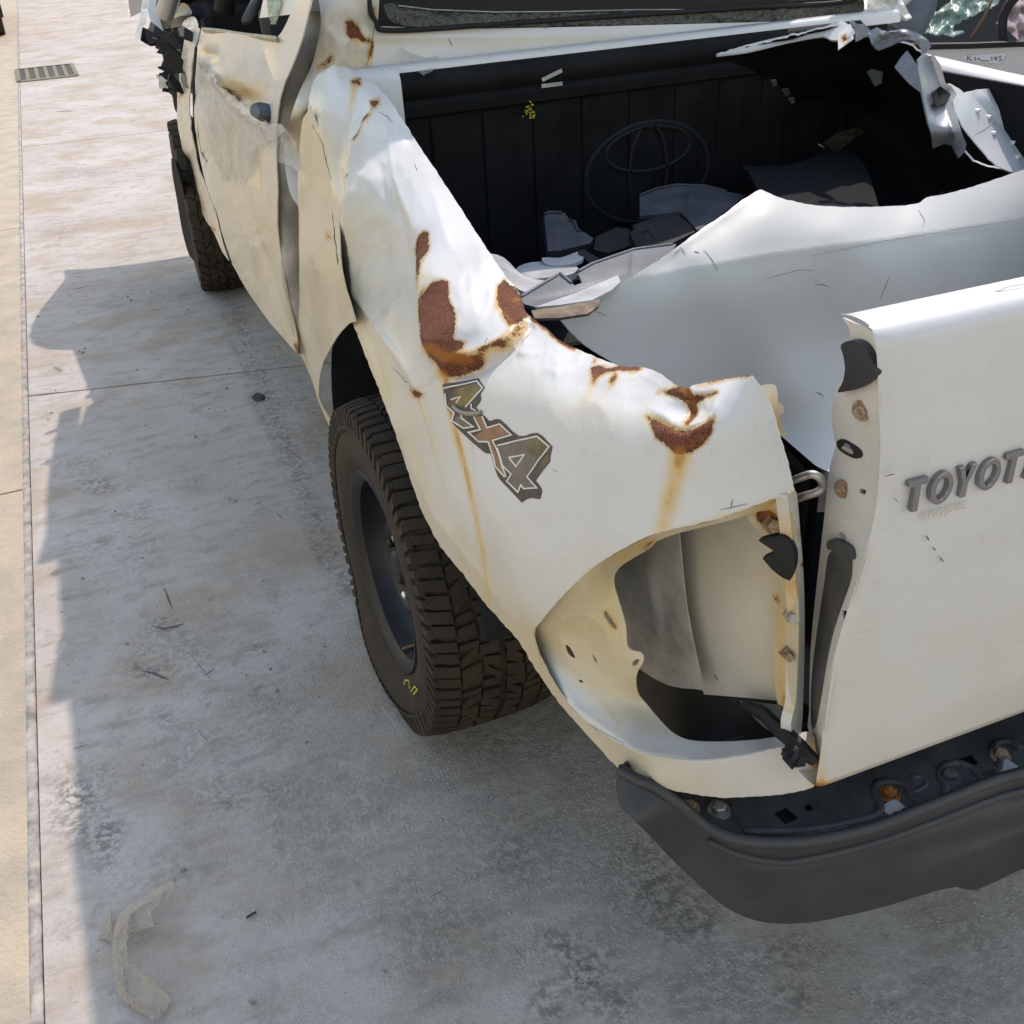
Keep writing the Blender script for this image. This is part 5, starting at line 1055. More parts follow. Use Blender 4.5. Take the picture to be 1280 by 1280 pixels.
sheet('torn_fender_edge', [(196, 93), (206, 92), (213, 104), (209, 111), (199, 109)], fs, M_LGREY, truck, step=2.5, thick=.004, jag=2, toward=.05)
sheet('tape_strip', catmull([(183, -18), (187, -10), (184, 15), (178, 38), (170, 52), (168, 48), (174, 25), (178, 0)], 2, True), Surf([(180, 0, 'Y', 3.2), (187, 0, 'Y', 3.15), (170, 50, 'Y', 3.1)], creases=[wob(.02, 9, 1.)]), M_BAG, truck, step=2, thick=.001)
sheet('wrapped_film', catmull([(228, 30), (236, 22), (244, 22), (248, 34), (244, 42), (234, 42)], 3, True), Surf([(228, 30, 'Y', 2.2), (248, 30, 'Y', 1.9), (238, 40, 'Y', 2.0)], creases=[wob(.04, 8, 3.)]), M_BAG, truck, step=2, thick=.001)
mb = MB(); mb.box((-.60, 3.0, 1.0), (.25, .9, .25), Matrix.Rotation(.1, 3, 'X')); mb.box((.1, 3.1, .85), (1.2, .7, .3)); mb.build('engine_bay', M_BLACK, truck, bevel=.03)
# unseen bonnet, raised and stretched forward to shape the shadow on the ground
rows = []
for y in np.linspace(3.2, 4.35, 10):
    f = (y-3.2)/1.15; zz = 1.12+.34*math.sin(math.pi*min(1, f*1.15))
    rows.append([(x, y+.03*math.sin(x*5), zz-.10*abs(x/.75)**3+.02*math.sin(7*x+3*y)) for x in np.linspace(-.76, .70, 12)])
mb = MB(); mb.loft(rows); mb.loft([[(x, y, z-.02) for x, y, z in r] for r in rows]); mb.build('shadow_bonnet', M_PAINT2, truck, smooth=True)
fw = Surf([(217, 165, 'X', -.83), (225, 300, 'X', -.815), (245, 330, 'X', -.80), (222, 200, 'X', -.84), (238, 300, 'X', -.80), (232, 240, 'X', -.82)])
sheet('wheel_flap', [(214, 198), (220, 205), (228, 235), (236, 270), (243, 310), (250, 327), (243, 326), (236, 318), (228, 290), (222, 255), (215, 215)], fw, M_LINER, truck, step=3, thick=.012)
# clear film on the doors and tape on the wreck
film_s = Surf([(-.77, .63, 1.277), (-.81, .62, 1.13), (-.835, .62, .95), (-.845, .62, .75), (-.82, 1.5, 1.215), (-.862, 1.5, .98), (-.866, 1.5, .8), (-.80, 1.05, 1.25), (-.83, 1.05, 1.13), (-.835, 1.05, 1.0), (-.86, 1.05, .85), (-.81, .5, 1.1), (-.83, .5, .95)], creases=[wob(.004, 30, 8.), ridge([(252, 70), (290, 130), (345, 170)], .012, 5), ridge([(320, 160), (310, 215)], .01, 5)], push=(-1, 0, .1))
sheet('twisted_film', [(245, 62), (252, 66), (262, 84), (280, 108), (296, 124), (316, 140), (334, 152), (352, 156), (358, 162), (346, 172), (330, 180), (318, 176), (306, 160), (290, 144), (276, 128), (262, 104), (250, 82)], film_s, M_BAG2, door_r, step=2, thick=.0005, jag=3, toward=.012)
sheet('clear_film', [(246, 66), (256, 72), (270, 95), (292, 122), (312, 140), (330, 158), (352, 158), (366, 170), (376, 195), (374, 212), (352, 205), (338, 190), (326, 180), (318, 190), (312, 215), (304, 232), (285, 228), (270, 222), (258, 215), (250, 200), (262, 195), (258, 160), (247, 130)], film_s, M_FILM, door_r, step=2.5, thick=.0005, jag=4)
tf = Surf([(470, 40, 'Y', .54), (620, 40, 'Y', .53), (540, 75, 'Y', .525), (515, 92, 'Y', .43), (545, 85, 'Y', .44)], creases=[wob(.006, 10, 5.)])
sheet('clear_tape', [(505, 55), (530, 60), (548, 72), (545, 84), (530, 94), (522, 88), (512, 76), (500, 66)], tf, M_FILM, truck, step=3, thick=.0005, jag=3)
mb = MB(); 
for z0, dz_ in ((1.200, .010), (1.180, .004)):
    q = on(690, 94 if z0 > 1.19 else 106, 'Y', .425); mb.box(q, (.05, .002, .008), Matrix.Rotation(-.3 if z0 > 1.19 else 0, 3, 'Y'))
mb.build('sticker_scrap', M_LGREY, headboard)
sheet('pillar_wrap', [(1085, -20), (1120, -25), (1128, 0), (1134, 12), (1140, 22), (1132, 26), (1118, 22), (1108, 34), (1094, 38), (1082, 36), (1084, 14)], Surf([(1085, 0, 'Y', .52), (1125, 0, 'Y', .50), (1090, 36, 'Y', .49), (1138, 24, 'Y', .45)], creases=[wob(.02, 12, 9.)]), M_BAG, truck, step=2.5, thick=.001)

# ------------------------------------------------------------------ loose wings lying in the bed
FN = Surf([(700, 400, 'Y', -.44), (745, 440, 'Y', -.455), (830, 322, 'Y', -.385), (890, 278, 'Y', -.345), (950, 239, 'Y', -.31), (1040, 258, 'Y', -.34), (1130, 256, 'Y', -.32), (1280, 213, 'Y', -.22), (1280, 250, 'Y', -.285), (1280, 300, 'Y', -.335), (1040, 286, 'Y', -.395), (1140, 282, 'Y', -.375), (960, 268, 'Y', -.365), (930, 330, 'Y', -.42), (800, 400, 'Y', -.435), (1060, 340, 'Y', -.425), (1060, 420, 'Y', -.445), (850, 470, 'Y', -.455), (1000, 420, 'Y', -.45), (1000, 490, 'Y', -.49), (1000, 600, 'Y', -.605), (950, 560, 'Y', -.50), (1015, 640, 'Y', -.70), (1180, 360, 'Y', -.42), (1280, 350, 'Y', -.36), (1320, 420, 'Y', -.38), (800, 345, 'Y', -.41), (870, 320, 'Y', -.405), (870, 400, 'Y', -.435)],
          creases=[ridge([(780, 350), (960, 318), (1130, 295), (1280, 272)], .006, 9), ridge([(735, 385), (840, 315), (950, 240)], .004, 5), wob(.002, 120, 2.)])
fen = tag(sheet('loose_wing_panel', [(701, 401), (712, 393), (740, 378), (762, 366), (792, 345), (825, 324), (850, 306), (880, 284), (905, 268), (922, 254), (940, 243), (950, 237), (958, 240), (972, 246), (990, 251), (1015, 256), (1050, 258.5), (1090, 258.5), (1125, 257), (1148, 254), (1158, 247), (1180, 243), (1220, 232), (1280, 212), (1420, 175), (1430, 420), (1280, 480), (1150, 560), (1055, 640), (1008, 640), (980, 600), (940, 540), (850, 500), (745, 441), (722, 424)], FN, [M_PAINT3, M_PAINT3], None, step=4, thick=.0025, jag=.8,
      attrs={'crack': cracks([([(842, 318), (850, 311)], 1.2), ([(850, 308), (857, 318)], 1.), ([(868, 314), (874, 316)], 1.4), ([(880, 312), (889, 323), (897, 338)], .9), ([(1018, 355), (1030, 356), (1038, 359)], 1.), ([(1020, 350), (1021, 351)], 1.3), ([(930, 308), (931, 309)], 1.4), ([(1020, 490), (1026, 493), (1030, 496)], 1.2), ([(1015, 320), (1100, 302), (1280, 273)], .55), ([(1148, 262), (1156, 276), (1154, 284)], 1.), ([(1243, 296), (1246, 298)], 1.2), ([(1262, 315), (1264, 316)], 1.2), ([(958, 348), (1000, 337), (1018, 338)], .6), ([(1100, 375), (1112, 345)], .6), ([(738, 386), (760, 395)], .8)]), 'tan': lambda x, y: .05+.10*np.exp(-((y-440)/90)**2)}),
    'big loose white wing panel with wheel-arch cutout leaning in the bed', 'car panel', 'loose body panels heaped in the bed')
# second wing, hollow side towards us
F2 = Surf([(890, 70, 'Y', .36), (960, 52, 'Y', .28), (1050, 38, 'Y', .18), (940, 110, 'Y', .40), (1010, 190, 'Y', .40), (1050, 185, 'Y', .36), (1150, 70, 'Y', .10), (1190, 180, 'Y', -.02), (1100, 130, 'Y', .34), (1150, 180, 'Y', .24), (960, 215, 'Y', .25), (1060, 240, 'Y', .12), (1180, 230, 'Y', .10)], creases=[wob(.012, 40, 7.), bump(1060, 150, 60, 40, -.06)])
w2 = tag(sheet('hollow_wing_panel', [(896, 69), (930, 60), (980, 48), (1030, 36), (1052, 33), (1068, 42), (1084, 46), (1100, 55), (1118, 52), (1140, 58), (1158, 76), (1172, 100), (1182, 130), (1196, 170), (1215, 200), (1250, 212), (1230, 225), (1180, 240), (1120, 256), (1060, 258), (990, 249), (955, 236), (932, 208), (985, 203), (1030, 185), (1008, 168), (1000, 150), (990, 128), (975, 108), (940, 88), (915, 78)], F2, [M_DMATT, M_PAINT2, M_PAINT2], None, step=4, thick=.004, jag=2.5),
    'loose wing panel lying hollow side up, dark inside, behind the big white panel', 'car panel', 'loose body panels heaped in the bed')
t2 = Surf([(896, 69, 'Y', .355), (1052, 33, 'Y', .175), (1000, 40, 'Y', .27), (1040, 50, 'Y', .16)])
sheet('folded_edge', [(895, 69), (930, 57), (980, 45), (1022, 37), (1048, 26), (1060, 30), (1070, 40), (1060, 48), (1040, 50), (1028, 45), (985, 52), (935, 64)], t2, M_PAINT2, w2, step=3, thick=.004, toward=.012)
t3 = Surf([(1045, 60, 'Y', .12), (1065, 30, 'Y', .15), (1072, 45, 'Y', .12)]); sheet('torn_tab', [(1047, 43), (1064, 28), (1067, 48), (1048, 62)], t3, M_PAINT2, w2, step=2.5, thick=.003, toward=.03, attrs={'rust': rusts([[(1052, 46), (1058, 43), (1061, 48), (1056, 53), (1052, 51)]])})
t4 = Surf([(1066, 28, 'Y', .14), (1110, 40, 'Y', .10), (1090, 60, 'Y', .09), (1130, 45, 'Y', .06), (1160, 62, 'Y', .02), (1150, 75, 'Y', .02)], creases=[ridge([(1068, 40), (1090, 60), (1110, 50), (1150, 44)], -.02, 6), ridge([(1095, 45), (1120, 38), (1160, 52)], .01, 4), wob(.006, 12, 1.)])
sheet('buckled_flange', [(1062, 27), (1068, 34), (1071, 52), (1086, 44), (1090, 55), (1098, 61), (1112, 56), (1126, 50), (1140, 50), (1148, 56), (1154, 70), (1164, 58), (1160, 50), (1148, 42), (1130, 36), (1118, 40), (1104, 38), (1096, 34), (1088, 38), (1080, 29), (1072, 30), (1066, 25)], t4, M_SILVER, w2, step=2.2, thick=.004, toward=.03)
t5 = Surf([(1150, 75, 'Y', .0), (1168, 70, 'Y', .03), (1165, 184, 'Y', -.10), (1192, 165, 'Y', -.13), (1208, 180, 'Y', -.06), (1178, 105, 'Y', .01), (1158, 110, 'Y', -.04), (1195, 130, 'Y', .0)], creases=[ridge([(1163, 70), (1176, 108), (1192, 166)], .030, 6, False), bump(1182, 118, 8, 7, -.03)])
sheet('stiffener', [(1148, 74), (1155, 66), (1162, 70), (1167, 68), (1176, 82), (1182, 104), (1190, 108), (1196, 118), (1190, 128), (1195, 142), (1202, 165), (1208, 180), (1206, 190), (1198, 198), (1190, 182), (1180, 180), (1166, 186), (1164, 170), (1158, 140), (1152, 110), (1148, 88)], t5, M_SILVER, w2, step=2., thick=.004, toward=.05, crisp=True)
sheet('recess', [(1165, 116), (1176, 108), (1189, 118), (1184, 128), (1170, 134)], t5, M_DMATT, w2, step=3, thick=.002, toward=.075, crisp=True)  # small dark sheet laid on top, recess shade put into its colour
t6 = Surf([(1120, 85, 'Y', .12), (1135, 65, 'Y', .12), (1152, 115, 'Y', .03)]); sheet('bracket', [(1118, 84), (1126, 72), (1134, 63), (1144, 78), (1152, 98), (1154, 118), (1136, 104)], t6, M_SILVER, w2, step=3, thick=.004, toward=.02)
sheet('bracket', [(1084, 90), (1092, 84), (1104, 88), (1102, 104), (1094, 108)], Surf([(1085, 90, 'Y', .26), (1104, 88, 'Y', .25), (1094, 108, 'Y', .25)]), M_GREY, w2, step=3, thick=.004)
for k, (x, y, s) in enumerate(((983, 116, 5), (990, 126, 4), (999, 141, 5), (1006, 158, 5), (1012, 168, 4), (968, 104, 4))):
    sheet('torn_tab', [(x-s, y-s*.6), (x+s*.6, y-s), (x+s, y+s*.4), (x-s*.2, y+s)], F2, M_SILVER if k % 2 else M_GREY, w2, step=3, thick=.003, toward=.012, crisp=True)
sheet('torn_tab', [(1030, 178), (1046, 166), (1070, 160), (1082, 164), (1064, 176), (1050, 188), (1044, 190)], F2, mat('muddy_metal', (.09, .065, .045), .8, nscale=40, namt=.4), w2, step=3, thick=.003, toward=.012, crisp=True)
# third piece with clips along its edge
F3 = Surf([(1185, 110, 'Y', .02), (1280, 230, 'Y', -.14), (1215, 112, 'Y', .06), (1250, 112, 'Y', .08), (1280, 190, 'Y', -.04), (1220, 180, 'Y', -.06), (1280, 140, 'Y', .07), (1320, 200, 'Y', 0)], creases=[ridge([(1212, 116), (1245, 150), (1290, 200)], -.012, 4), ridge([(1222, 112), (1255, 142), (1290, 172)], .012, 6)])
w3 = tag(sheet('clipped_wing_panel', [(1186, 104), (1195, 108), (1205, 116), (1216, 113), (1232, 111), (1252, 113), (1262, 120), (1290, 142), (1380, 200), (1380, 230), (1285, 214), (1268, 216), (1245, 206), (1228, 188), (1214, 172), (1200, 152), (1192, 132)], F3, [M_PAINT2, M_PAINT2], None, step=3, thick=.0025, jag=1, attrs={'crack': cracks([([(1217, 170), (1244, 154)], .9)])}),
    'loose white bumper corner with a row of clip holes, at right edge behind tailgate', 'car panel', 'loose body panels heaped in the bed')
for x, y in ((1222, 138), (1236, 146), (1242, 166), (1266, 178), (1272, 196)):
    o = Vector(F3.pts(np.array([x]), np.array([y]), .004)[0]); MB().box(o, (.012, .010, .006), Matrix.Rotation(.6, 3, 'Z'), ch=.001).build('clip', M_RIMW, w3)
# dark plastic sheet in front of the hollow wing
sheet_d = tag(sheet('dark_plastic_sheet', [(931, 206), (960, 210), (1000, 203), (1030, 192), (1055, 188), (1080, 205), (1100, 262), (1000, 275), (955, 246), (945, 232)], Surf([(931, 206, 'Y', .20), (1055, 188, 'Y', .22), (1000, 260, 'Y', -.10), (1095, 240, 'Y', -.05)], creases=[wob(.01, 40, 3.)]), mat('dark_sheet', (.010, .012, .014), .8, spec=.08), None, step=4, thick=.003),
    'thin dark plastic sheet tucked between the loose white panels', 'plastic sheet')

# ------------------------------------------------------------------ broken trim in the bed
def scrap(name, label, outline, ctrl, m, thick=.004, cr=(), step=3, bead=None, **kw):
    sf = Surf(ctrl, creases=cr)
    o = tag(sheet(name, outline, sf, m, None, step=step, thick=thick, crisp=True, **kw), label, 'car part', 'broken trim heaped in the bed')
    for bl in (bead or ()):
        a = np.array(dens(bl, 4)[:-1], float)[:max(2, sum(max(1, int(np.hypot(bl[i+1][0]-bl[i][0], bl[i+1][1]-bl[i][1])/4)) for i in range(len(bl)-1)))]
        MB().tube(sf.pts(a[:, 0], a[:, 1], .002), .0032, 6).build('rolled_edge', m, o, smooth=True)
    return o
scrap('grey_trim_panel', 'long grey plastic trim with step-shaped notch, beside the rusted bed rail', [(655, 380), (650, 372), (700, 342), (712, 350), (718, 357), (728, 353), (722, 340), (740, 330), (792, 312), (845, 305), (838, 318), (800, 340), (770, 360), (740, 374), (700, 379), (670, 384)],
      [(655, 380, 'Y', -.38), (845, 305, 'Y', -.22), (792, 312, 'Y', -.20), (740, 374, 'Y', -.42), (700, 342, 'Y', -.28), (770, 340, 'Y', -.32)], M_GREY, .005, [ridge([(655, 378), (720, 366), (800, 335)], -.010, 5), ridge([(792, 312), (790, 345)], .010, 4)], bead=[[(650, 372), (700, 342)], [(700, 342), (718, 357)], [(722, 340), (740, 330), (792, 312), (845, 305)]])
scrap('grey_trim_panel', 'pale scuffed strip along lower edge of the long grey trim', [(668, 384), (720, 366), (772, 344), (776, 352), (765, 362), (740, 375), (700, 381)], [(668, 384, 'Y', -.44), (772, 344, 'Y', -.37), (740, 375, 'Y', -.47)], M_LGREY, .004)
scrap('bed_tail_lip', 'narrow dark metal lip showing orange rust under the grey trim', [(664, 388), (700, 383), (750, 374), (748, 382), (735, 392), (700, 397), (668, 398)], [(664, 388, 'Y', -.49), (750, 374, 'Y', -.50), (700, 397, 'Y', -.53)], mat('rusty_lip', (.17, .11, .06), .7, nscale=40, namt=.3, col2=(.05, .035, .025)), .004)
scrap('white_trim_piece', 'rounded white plastic piece poking out beside the bed rail', catmull([(612, 320), (630, 322), (655, 345), (690, 352), (710, 360), (690, 368), (660, 366), (640, 355)], 3, True), [(612, 320, 'Y', -.12), (700, 358, 'Y', -.22), (650, 345, 'Y', -.16), (650, 362, 'Y', -.30)], M_LGREY, .01)
scrap('white_trim_piece', 'small white curved trim with raised lip in middle of the heap', catmull([(678, 322), (700, 322), (718, 316), (730, 314), (728, 324), (715, 330), (695, 332), (682, 330)], 3, True), [(678, 322, 'Y', .0), (730, 314, 'Y', -.02), (700, 332, 'Y', -.06)], M_LGREY, .006)
scrap('white_trim_piece', 'pale tube-like trim lying behind the grey strip', catmull([(645, 338), (655, 330), (680, 327), (720, 332), (716, 342), (690, 346), (660, 348)], 3, True), [(645, 338, 'Y', -.04), (720, 332, 'Y', -.06), (680, 346, 'Y', -.12)], M_LGREY, .012, [ridge([(648, 340), (718, 336)], .012, 8)])
scrap('grey_cover', 'upright grey cover with two clip notches near the headboard', [(680, 268), (686, 265), (706, 266), (712, 275), (718, 277), (722, 288), (730, 290), (742, 298), (738, 304), (700, 313), (685, 314)], [(680, 268, 'Y', .16), (712, 268, 'Y', .15), (742, 298, 'Y', .06), (685, 314, 'Y', .06)], M_DGREY2, .03, [ridge([(690, 268), (697, 312)], .004, 4)], bead=[[(680, 268), (686, 265), (706, 266)], [(712, 275), (718, 277), (722, 288), (730, 290)]])
scrap('dark_shell', 'large dark grey curved shell lying against the headboard', [(800, 244), (820, 236), (845, 231), (880, 232), (912, 240), (932, 244), (915, 258), (880, 284), (872, 288), (850, 264), (820, 268), (800, 270)], [(800, 244, 'Y', .20), (850, 231, 'Y', .26), (932, 244, 'Y', .16), (872, 288, 'Y', -.08), (800, 270, 'Y', .12), (850, 255, 'Y', .17)], M_DGREY2, .008, [ridge([(800, 262), (850, 250), (900, 248)], .018, 6), ridge([(812, 250), (850, 240), (890, 242)], -.010, 4), bump(862, 246, 5, 5, .015)], bead=[[(800, 244), (820, 236), (845, 231), (880, 232), (912, 240)]])
scrap('black_housing', 'black box-shaped housing below the dark curved shell', [(790, 282), (818, 272), (845, 266), (872, 288), (840, 304), (812, 306)], [(790, 282, 'Y', .06), (845, 266, 'Y', .08), (872, 288, 'Y', -.06), (812, 306, 'Y', -.06)], M_BLACK, .03)
scrap('grey_bracket', 'grey bracket with square opening between cover and shell', [(787, 290), (805, 282), (815, 285), (825, 300), (822, 306), (795, 308)], [(787, 290, 'Y', .02), (815, 285, 'Y', .02), (795, 308, 'Y', -.06)], M_DGREY, .02, holes=[[(802, 290), (811, 288), (817, 298), (806, 299)]])
scrap('dark_trim_piece', 'dark flat trim lying low in the shade of the headboard', [(745, 296), (770, 284), (786, 286), (792, 306), (760, 316), (742, 312)], [(745, 296, 'Y', .06), (786, 286, 'Y', .06), (760, 316, 'Y', -.02)], M_LINER2, .02)
scrap('dark_trim_piece', 'small light-edged black trim next to white curved piece', [(722, 314), (730, 312), (748, 322), (752, 330), (740, 332)], [(722, 314, 'Y', -.03), (752, 330, 'Y', -.08), (730, 330, 'Y', -.06)], M_BLACK, .008)
mb = MB(); 
for k in range(9): mb.box((-.5+k*.13+random.uniform(-.03, .03), random.uniform(-.2, .12), .77+random.uniform(0, .05)), (random.uniform(.08, .2), random.uniform(.06, .2), random.uniform(.04, .14)), Matrix.Rotation(random.uniform(-1, 1), 3, 'Z') @ Matrix.Rotation(random.uniform(-.4, .4), 3, 'X'))
tag(mb.build('trim_heap', M_LINER, None, bevel=.01), 'heap of black broken trim filling the floor of the bed', 'car parts', kind='stuff')

# ------------------------------------------------------------------ neighbouring car on the right
nc = tag(empty('neighbour_car', (2.1, 1.6, 0)), 'white wrecked car standing beyond the bed with shattered side window', 'car')
ND = Surf([(1120, 58, 'X', 1.32), (1280, 52, 'X', 1.40), (1120, 90, 'X', 1.33), (1280, 120, 'X', 1.42), (1200, 75, 'X', 1.36)])
sheet('door', [(1080, 60), (1100, 62), (1280, 58), (1500, 40), (1500, 330), (1280, 260), (1140, 215), (1080, 190)], ND, M_PAINT2, nc, step=6, thick=.03)
sheet('window_trim', [(1080, 54), (1100, 56), (1280, 52), (1500, 34), (1500, 41), (1280, 58.5), (1100, 63), (1080, 61)], ND, M_BLACK, nc, step=4, thick=.02, toward=.01)
nl = sheet('paper_label', [(1203, 70), (1259, 66), (1252, 79), (1208, 77)], ND, mat('label_paper', (.74, .76, .82), .7), nc, step=4, thick=.0005, toward=.003)
M_INK = mat('ink', (.12, .12, .16), .8)
def ink(pls):
    mb = MB()
    for pl in pls:
        a = np.array(pl, float); mb.tube(ND.pts(a[:, 0], a[:, 1], .004), .0013, 4)
    mb.build('label_writing', M_INK, nl)
ink([[(1209, 76), (1210, 70)], [(1214, 70), (1210, 73), (1215, 76)], [(1218, 71), (1220, 76)], [(1222, 72), (1226, 76)], [(1227, 76), (1236, 76)], [(1239, 71), (1240, 76)], [(1243, 70.5), (1242.5, 73.5), (1246, 73.5)], [(1245.5, 70.5), (1245, 76)], [(1252, 70), (1249, 70.5), (1249, 72.5), (1252, 73.5), (1251, 76), (1248, 76)]])
mb = MB(); mb.box((2.3, 1.6, .62), (1.5, 4.0, .55), ch=.08); mb.build('body', M_PAINT2, nc, smooth=True, angle=40)
mb = MB(); mb.box((2.35, 1.5, 1.42), (1.1, 1.6, .05), ch=.02); mb.build('roof', M_PAINT2, nc)
sheet('cabin_shade_sheet', [(1090, -60), (1600, -120), (1600, 60), (1280, 58), (1100, 62)], Surf([(1100, 40, 'X', 1.75), (1280, 0, 'X', 1.85), (1280, 60, 'X', 1.75)]), M_DARK, nc, step=20, thick=.01)  # dark sheet put where only the cabin's inner shade would show
for y in (.2, 1.9): MB().tube([(1.42, y, .98), (1.75, y+.2, 1.42)], .035, 8).build('pillar', M_GREY, nc, smooth=True)
for yy in (.3, 3.0):
    mb = MB(); mb.lathe([(-.1, .2), (-.1, .31), (.1, .31), (.1, .2)], (1.62, yy, .31), 'X', 32); mb.build('wheel', M_RUBBER, nc, smooth=True, angle=40)
sheet('window_pillar', [(1112, 30), (1136, -20), (1170, -30), (1164, 10), (1150, 40), (1128, 40)], Surf([(1112, 30, 'X', 1.30), (1160, 0, 'X', 1.36), (1150, 40, 'X', 1.33)]), M_GREY, nc, step=4, thick=.03)
sheet('pillar_edge', [(1112, 12), (1130, -6), (1140, -4), (1118, 18)], Surf([(1112, 12, 'X', 1.28), (1140, -4, 'X', 1.30), (1118, 18, 'X', 1.28)]), M_PAINT2, nc, step=3, thick=.01, toward=.02)
sheet('shattered_window', [(1150, 30), (1165, 18), (1185, 2), (1215, -20), (1262, -20), (1245, 4), (1225, 14), (1200, 26), (1190, 36), (1206, 40), (1190, 44), (1160, 41), (1150, 36)], Surf([(1150, 30, 'X', 1.42), (1240, 0, 'X', 1.55), (1200, 40, 'X', 1.42), (1215, -20, 'X', 1.6)], creases=[wob(.05, 16, 4.), wob(.012, 5, 2.)]), M_GLASSG, nc, step=2, thick=.004, jag=4)
sheet('crumpled_airbag', [(1245, 30), (1256, 12), (1272, -6), (1300, -20), (1300, 50), (1285, 54), (1268, 46), (1256, 34)], Surf([(1245, 30, 'X', 1.5), (1290, -10, 'X', 1.6), (1290, 50, 'X', 1.45)], creases=[wob(.04, 12, 6.), ridge([(1256, 14), (1276, 40)], -.02, 4), ridge([(1268, 0), (1284, 40)], .02, 4)]), mat('dusty_pink_cloth', (.42, .34, .34), .9, nscale=20), nc, step=2.5, thick=.004)
MB().tube([on(x, y, 'X', 1.46) for x, y in ((1275, -10), (1262, 5), (1254, 20), (1252, 40), (1254, 54))], .014, 8).build('hose', M_BLACK, nc, smooth=True)
MB().tube([on(x, y, 'X', 1.44) for x, y in ((1240, 0), (1230, 22), (1214, 46))], .004, 6).build('wire', mat('brown_wire', (.20, .09, .05), .6), nc, smooth=True)

# ------------------------------------------------------------------ small things on the ground
GP = Surf([(100, 600, 'Z', 0.), (900, 1200, 'Z', 0.), (100, 1200, 'Z', 0.), (300, 500, 'Z', 0.)])
marks(GP, [([(205, 735), (216, 762)], 4), ([(175, 838), (192, 842), (212, 850)], 6), ([(190, 782), (205, 786), (230, 780)], 5), ([(238, 818), (262, 848)], 1.5), ([(246, 910), (262, 930)], 1.6), ([(92, 936), (110, 930)], 1.6), ([(255, 845), (268, 836)], 2.5),
      ([(318, 632), (326, 626)], 1.8), ([(345, 640), (356, 652)], 1.6), ([(440, 1100), (452, 1108)], 1.6), ([(540, 1120), (556, 1112)], 1.8), ([(640, 1180), (652, 1196)], 1.8), ([(90, 362), (110, 358)], 1.5), ([(70, 140), (95, 138)], 1.5)], ground, name='scuff', lift=.0008, m=mat('scuff', (.12, .11, .10), .9))
# drain grate
gc = gpt(58, 91); dg = tag(empty('drain_grate', (gc[0], gc[1], .0)), 'small rectangular iron drain grate let into the pale concrete', 'grate')
ga, gb = gpt(22, 92), gpt(95, 92); gw = gb[0]-ga[0]; gx0 = ga[0]; gy = gc[1]; gh = .9
mb = MB()
for c, d in (((gx0+gw/2, gy-gh/2, .003), (gw, .09, .012)), ((gx0+gw/2, gy+gh/2, .003), (gw, .05, .012)), ((gx0, gy, .003), (.04, gh, .012)), ((gx0+gw, gy, .003), (.04, gh, .012))): mb.box(c, d)
M_IRON = mat('old_iron', (.20, .17, .12), .7, .3, nscale=20); mb.build('frame', M_IRON, dg)
MB().box((gx0+gw/2, gy, .0005), (gw-.03, gh-.06, .003)).build('pit_shade', M_DARK, dg)  # flat dark plate, shade of the pit given by colour alone
for k in range(1, 6): MB().box((gx0+gw*k/6, gy, .004), (.035, gh-.07, .008)).build('bar', M_IRON, dg)
# thin plastic wrapper on the ground
LT = Surf([(215, 1105, 'Z', .03), (150, 1140, 'Z', .02), (146, 1230, 'Z', .012), (185, 1270, 'Z', .012), (212, 1250, 'Z', .02), (190, 1155, 'Z', .03), (160, 1190, 'Z', .035)], creases=[crumple(.012, 40, 175, 1190, 80, 120, 3.), ridge([(205, 1110), (192, 1150)], .01, 4), ridge([(160, 1170), (200, 1240)], .01, 4), ridge([(165, 1140), (150, 1180), (156, 1240), (180, 1262)], .014, 5), ridge([(215, 1108), (180, 1130), (160, 1145)], .012, 5)])
lit = tag(sheet('plastic_wrapper', [(217, 1098), (219, 1114), (200, 1130), (188, 1140), (193, 1158), (165, 1165), (158, 1178), (160, 1200), (175, 1215), (195, 1228), (214, 1250), (203, 1270), (190, 1275), (170, 1262), (152, 1248), (144, 1235), (141, 1200), (140, 1170), (148, 1145), (162, 1130), (185, 1118), (205, 1105)], LT, M_LITTER, None, step=2.5, thick=.0006, jag=1, crisp=True), 'crumpled strip of brownish clear plastic lying on the concrete', 'litter')
sheet('white_corner', [(121, 1174), (126, 1160), (137, 1126), (139, 1150), (140, 1178), (132, 1174)], Surf([(122, 1172, 'Z', .004), (137, 1128, 'Z', .012), (140, 1175, 'Z', .01)]), M_LITTER, lit, step=3, thick=.0006)
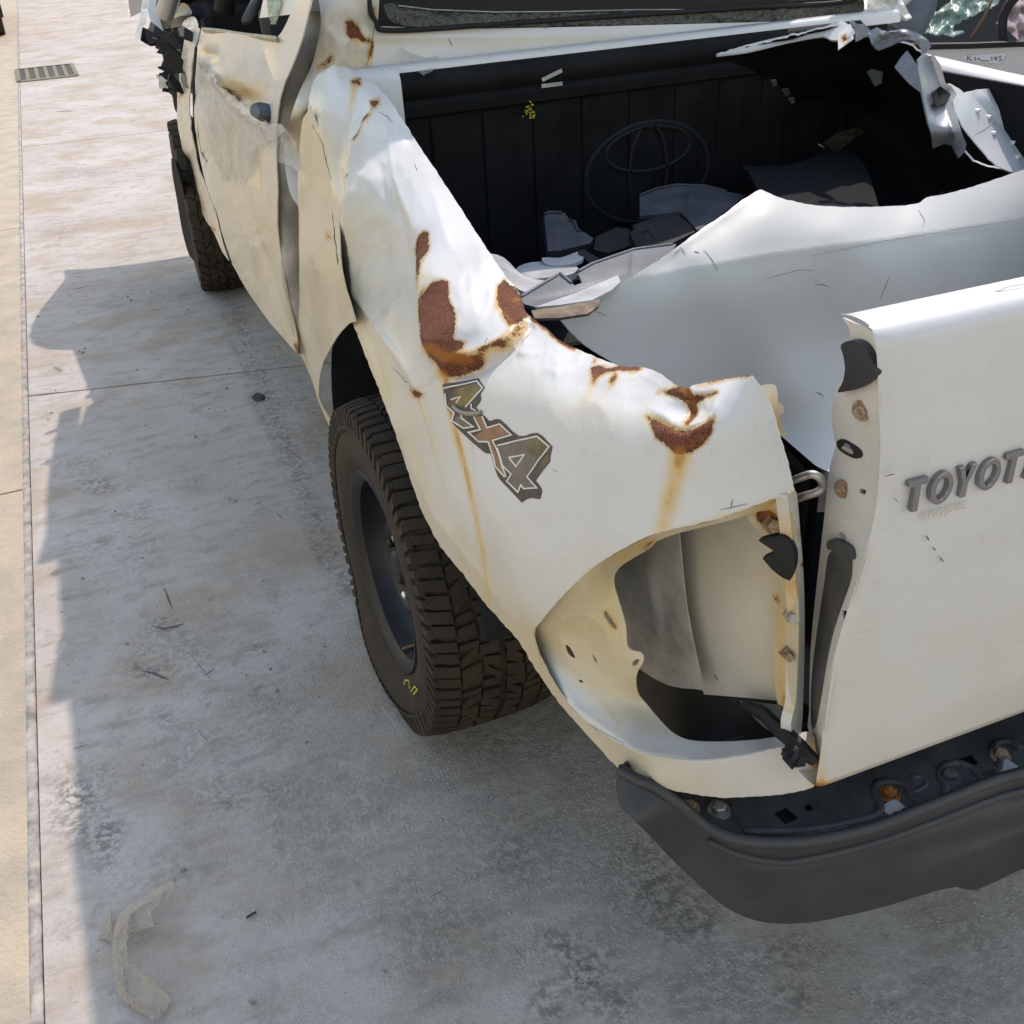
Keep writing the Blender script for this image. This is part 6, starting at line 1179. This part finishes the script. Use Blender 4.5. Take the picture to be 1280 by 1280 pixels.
# dark clump under the sill and a few crumbs
def clump(name, px, py, r, m, label, h=.5):
    o = gpt(px, py); bm = bmesh.new(); bmesh.ops.create_icosphere(bm, subdivisions=3, radius=1)
    for v in bm.verts: v.co *= 1+.35*mnoise.noise(v.co*2.1+Vector((px, py, 0)))
    for v in bm.verts: v.co = Vector((v.co.x*r, v.co.y*r*1.5, max(v.co.z, -.15)*r*h+.1*r*h)) + Vector(o)
    me = bpy.data.meshes.new(name); bm.to_mesh(me); bm.free(); me.shade_smooth(); return tag(link(name, me, m), label, 'stone')
clump('stone', 323, 497, .022, mat('dark_stone', (.06, .055, .05), .9, nscale=30), 'dark flat stone on the concrete beside the rear door', .35)
tw = MB(); tw.tube([gpt(308, 1147, .003), gpt(314, 1143, .006), gpt(320, 1140, .003)], .002, 5); tag(tw.build('twig', M_DARK), 'tiny dark twig on the shaded concrete', 'twig')
mb = MB()
for k in range(520):
    x, y = random.uniform(-1.55, .6), random.uniform(-1.3, 3.2); s = random.choice([.0012, .0015, .002, .003, .0045])*random.uniform(.6, 1.2)
    mb.box((x, y, s*.35), (s*2, s*1.6, s), Matrix.Rotation(random.uniform(0, 3), 3, 'Z') @ Matrix.Rotation(random.uniform(-.5, .5), 3, 'X'))
tag(mb.build('grit', mat('grit', (.12, .105, .09), .9, nscale=200, namt=.4, col2=(.4, .38, .35))), 'loose grit and tiny crumbs scattered over the concrete', 'grit', kind='stuff')
# car at the far left, only its corner in the picture
fc_ = tag(empty('far_car', (-2.3, 16.2, 0)), 'pale car whose rear corner shows at the far left', 'car')
prof = [(-2.0, .30), (-2.05, .55), (-1.98, .80), (-1.75, .98), (-1.2, 1.35), (-.4, 1.45), (.5, 1.38), (1.1, 1.02), (1.9, .85), (2.1, .6), (2.05, .30)]
mb = MB(); 
rws = []
for x in (-.86, -.80, -.6, 0, .6, .80, .86):
    sh = 1-.10*(abs(x)/.86)**6; rws.append([(-2.34+x, 16.0+y*(1-.04*(abs(x)/.86)**4), .30+(z-.30)*(sh if z > 1 else 1)) for y, z in prof])
mb.loft(rws); n_ = len(prof); v0 = len(mb.v); mb.f += [tuple(range(n_)), tuple(range(v0-n_, v0))[::-1]]; mb.mi += [0, 0]
mb.build('body', mat('silver_grey_paint', (.55, .57, .60), .3), fc_, smooth=True, angle=45)
MB().box((-2.34, 13.98, .40), (1.66, .12, .2), ch=.04).build('bumper', M_GREY, fc_, smooth=True, angle=40)
for sx in (-1, 1):
    MB().box((-2.34+sx*.72, 14.0, .74), (.22, .08, .16), ch=.02).build('tail_lamp', mat('red_lens', (.30, .02, .02), .2), fc_, smooth=True, angle=40)
    for y in (14.8, 17.3):
        mb = MB(); mb.lathe([(-.1, .18), (-.1, .31), (.1, .31), (.1, .18)], (-2.34+sx*.76, y, .31), 'X', 32); mb.build('wheel', M_RUBBER, fc_, smooth=True, angle=40)
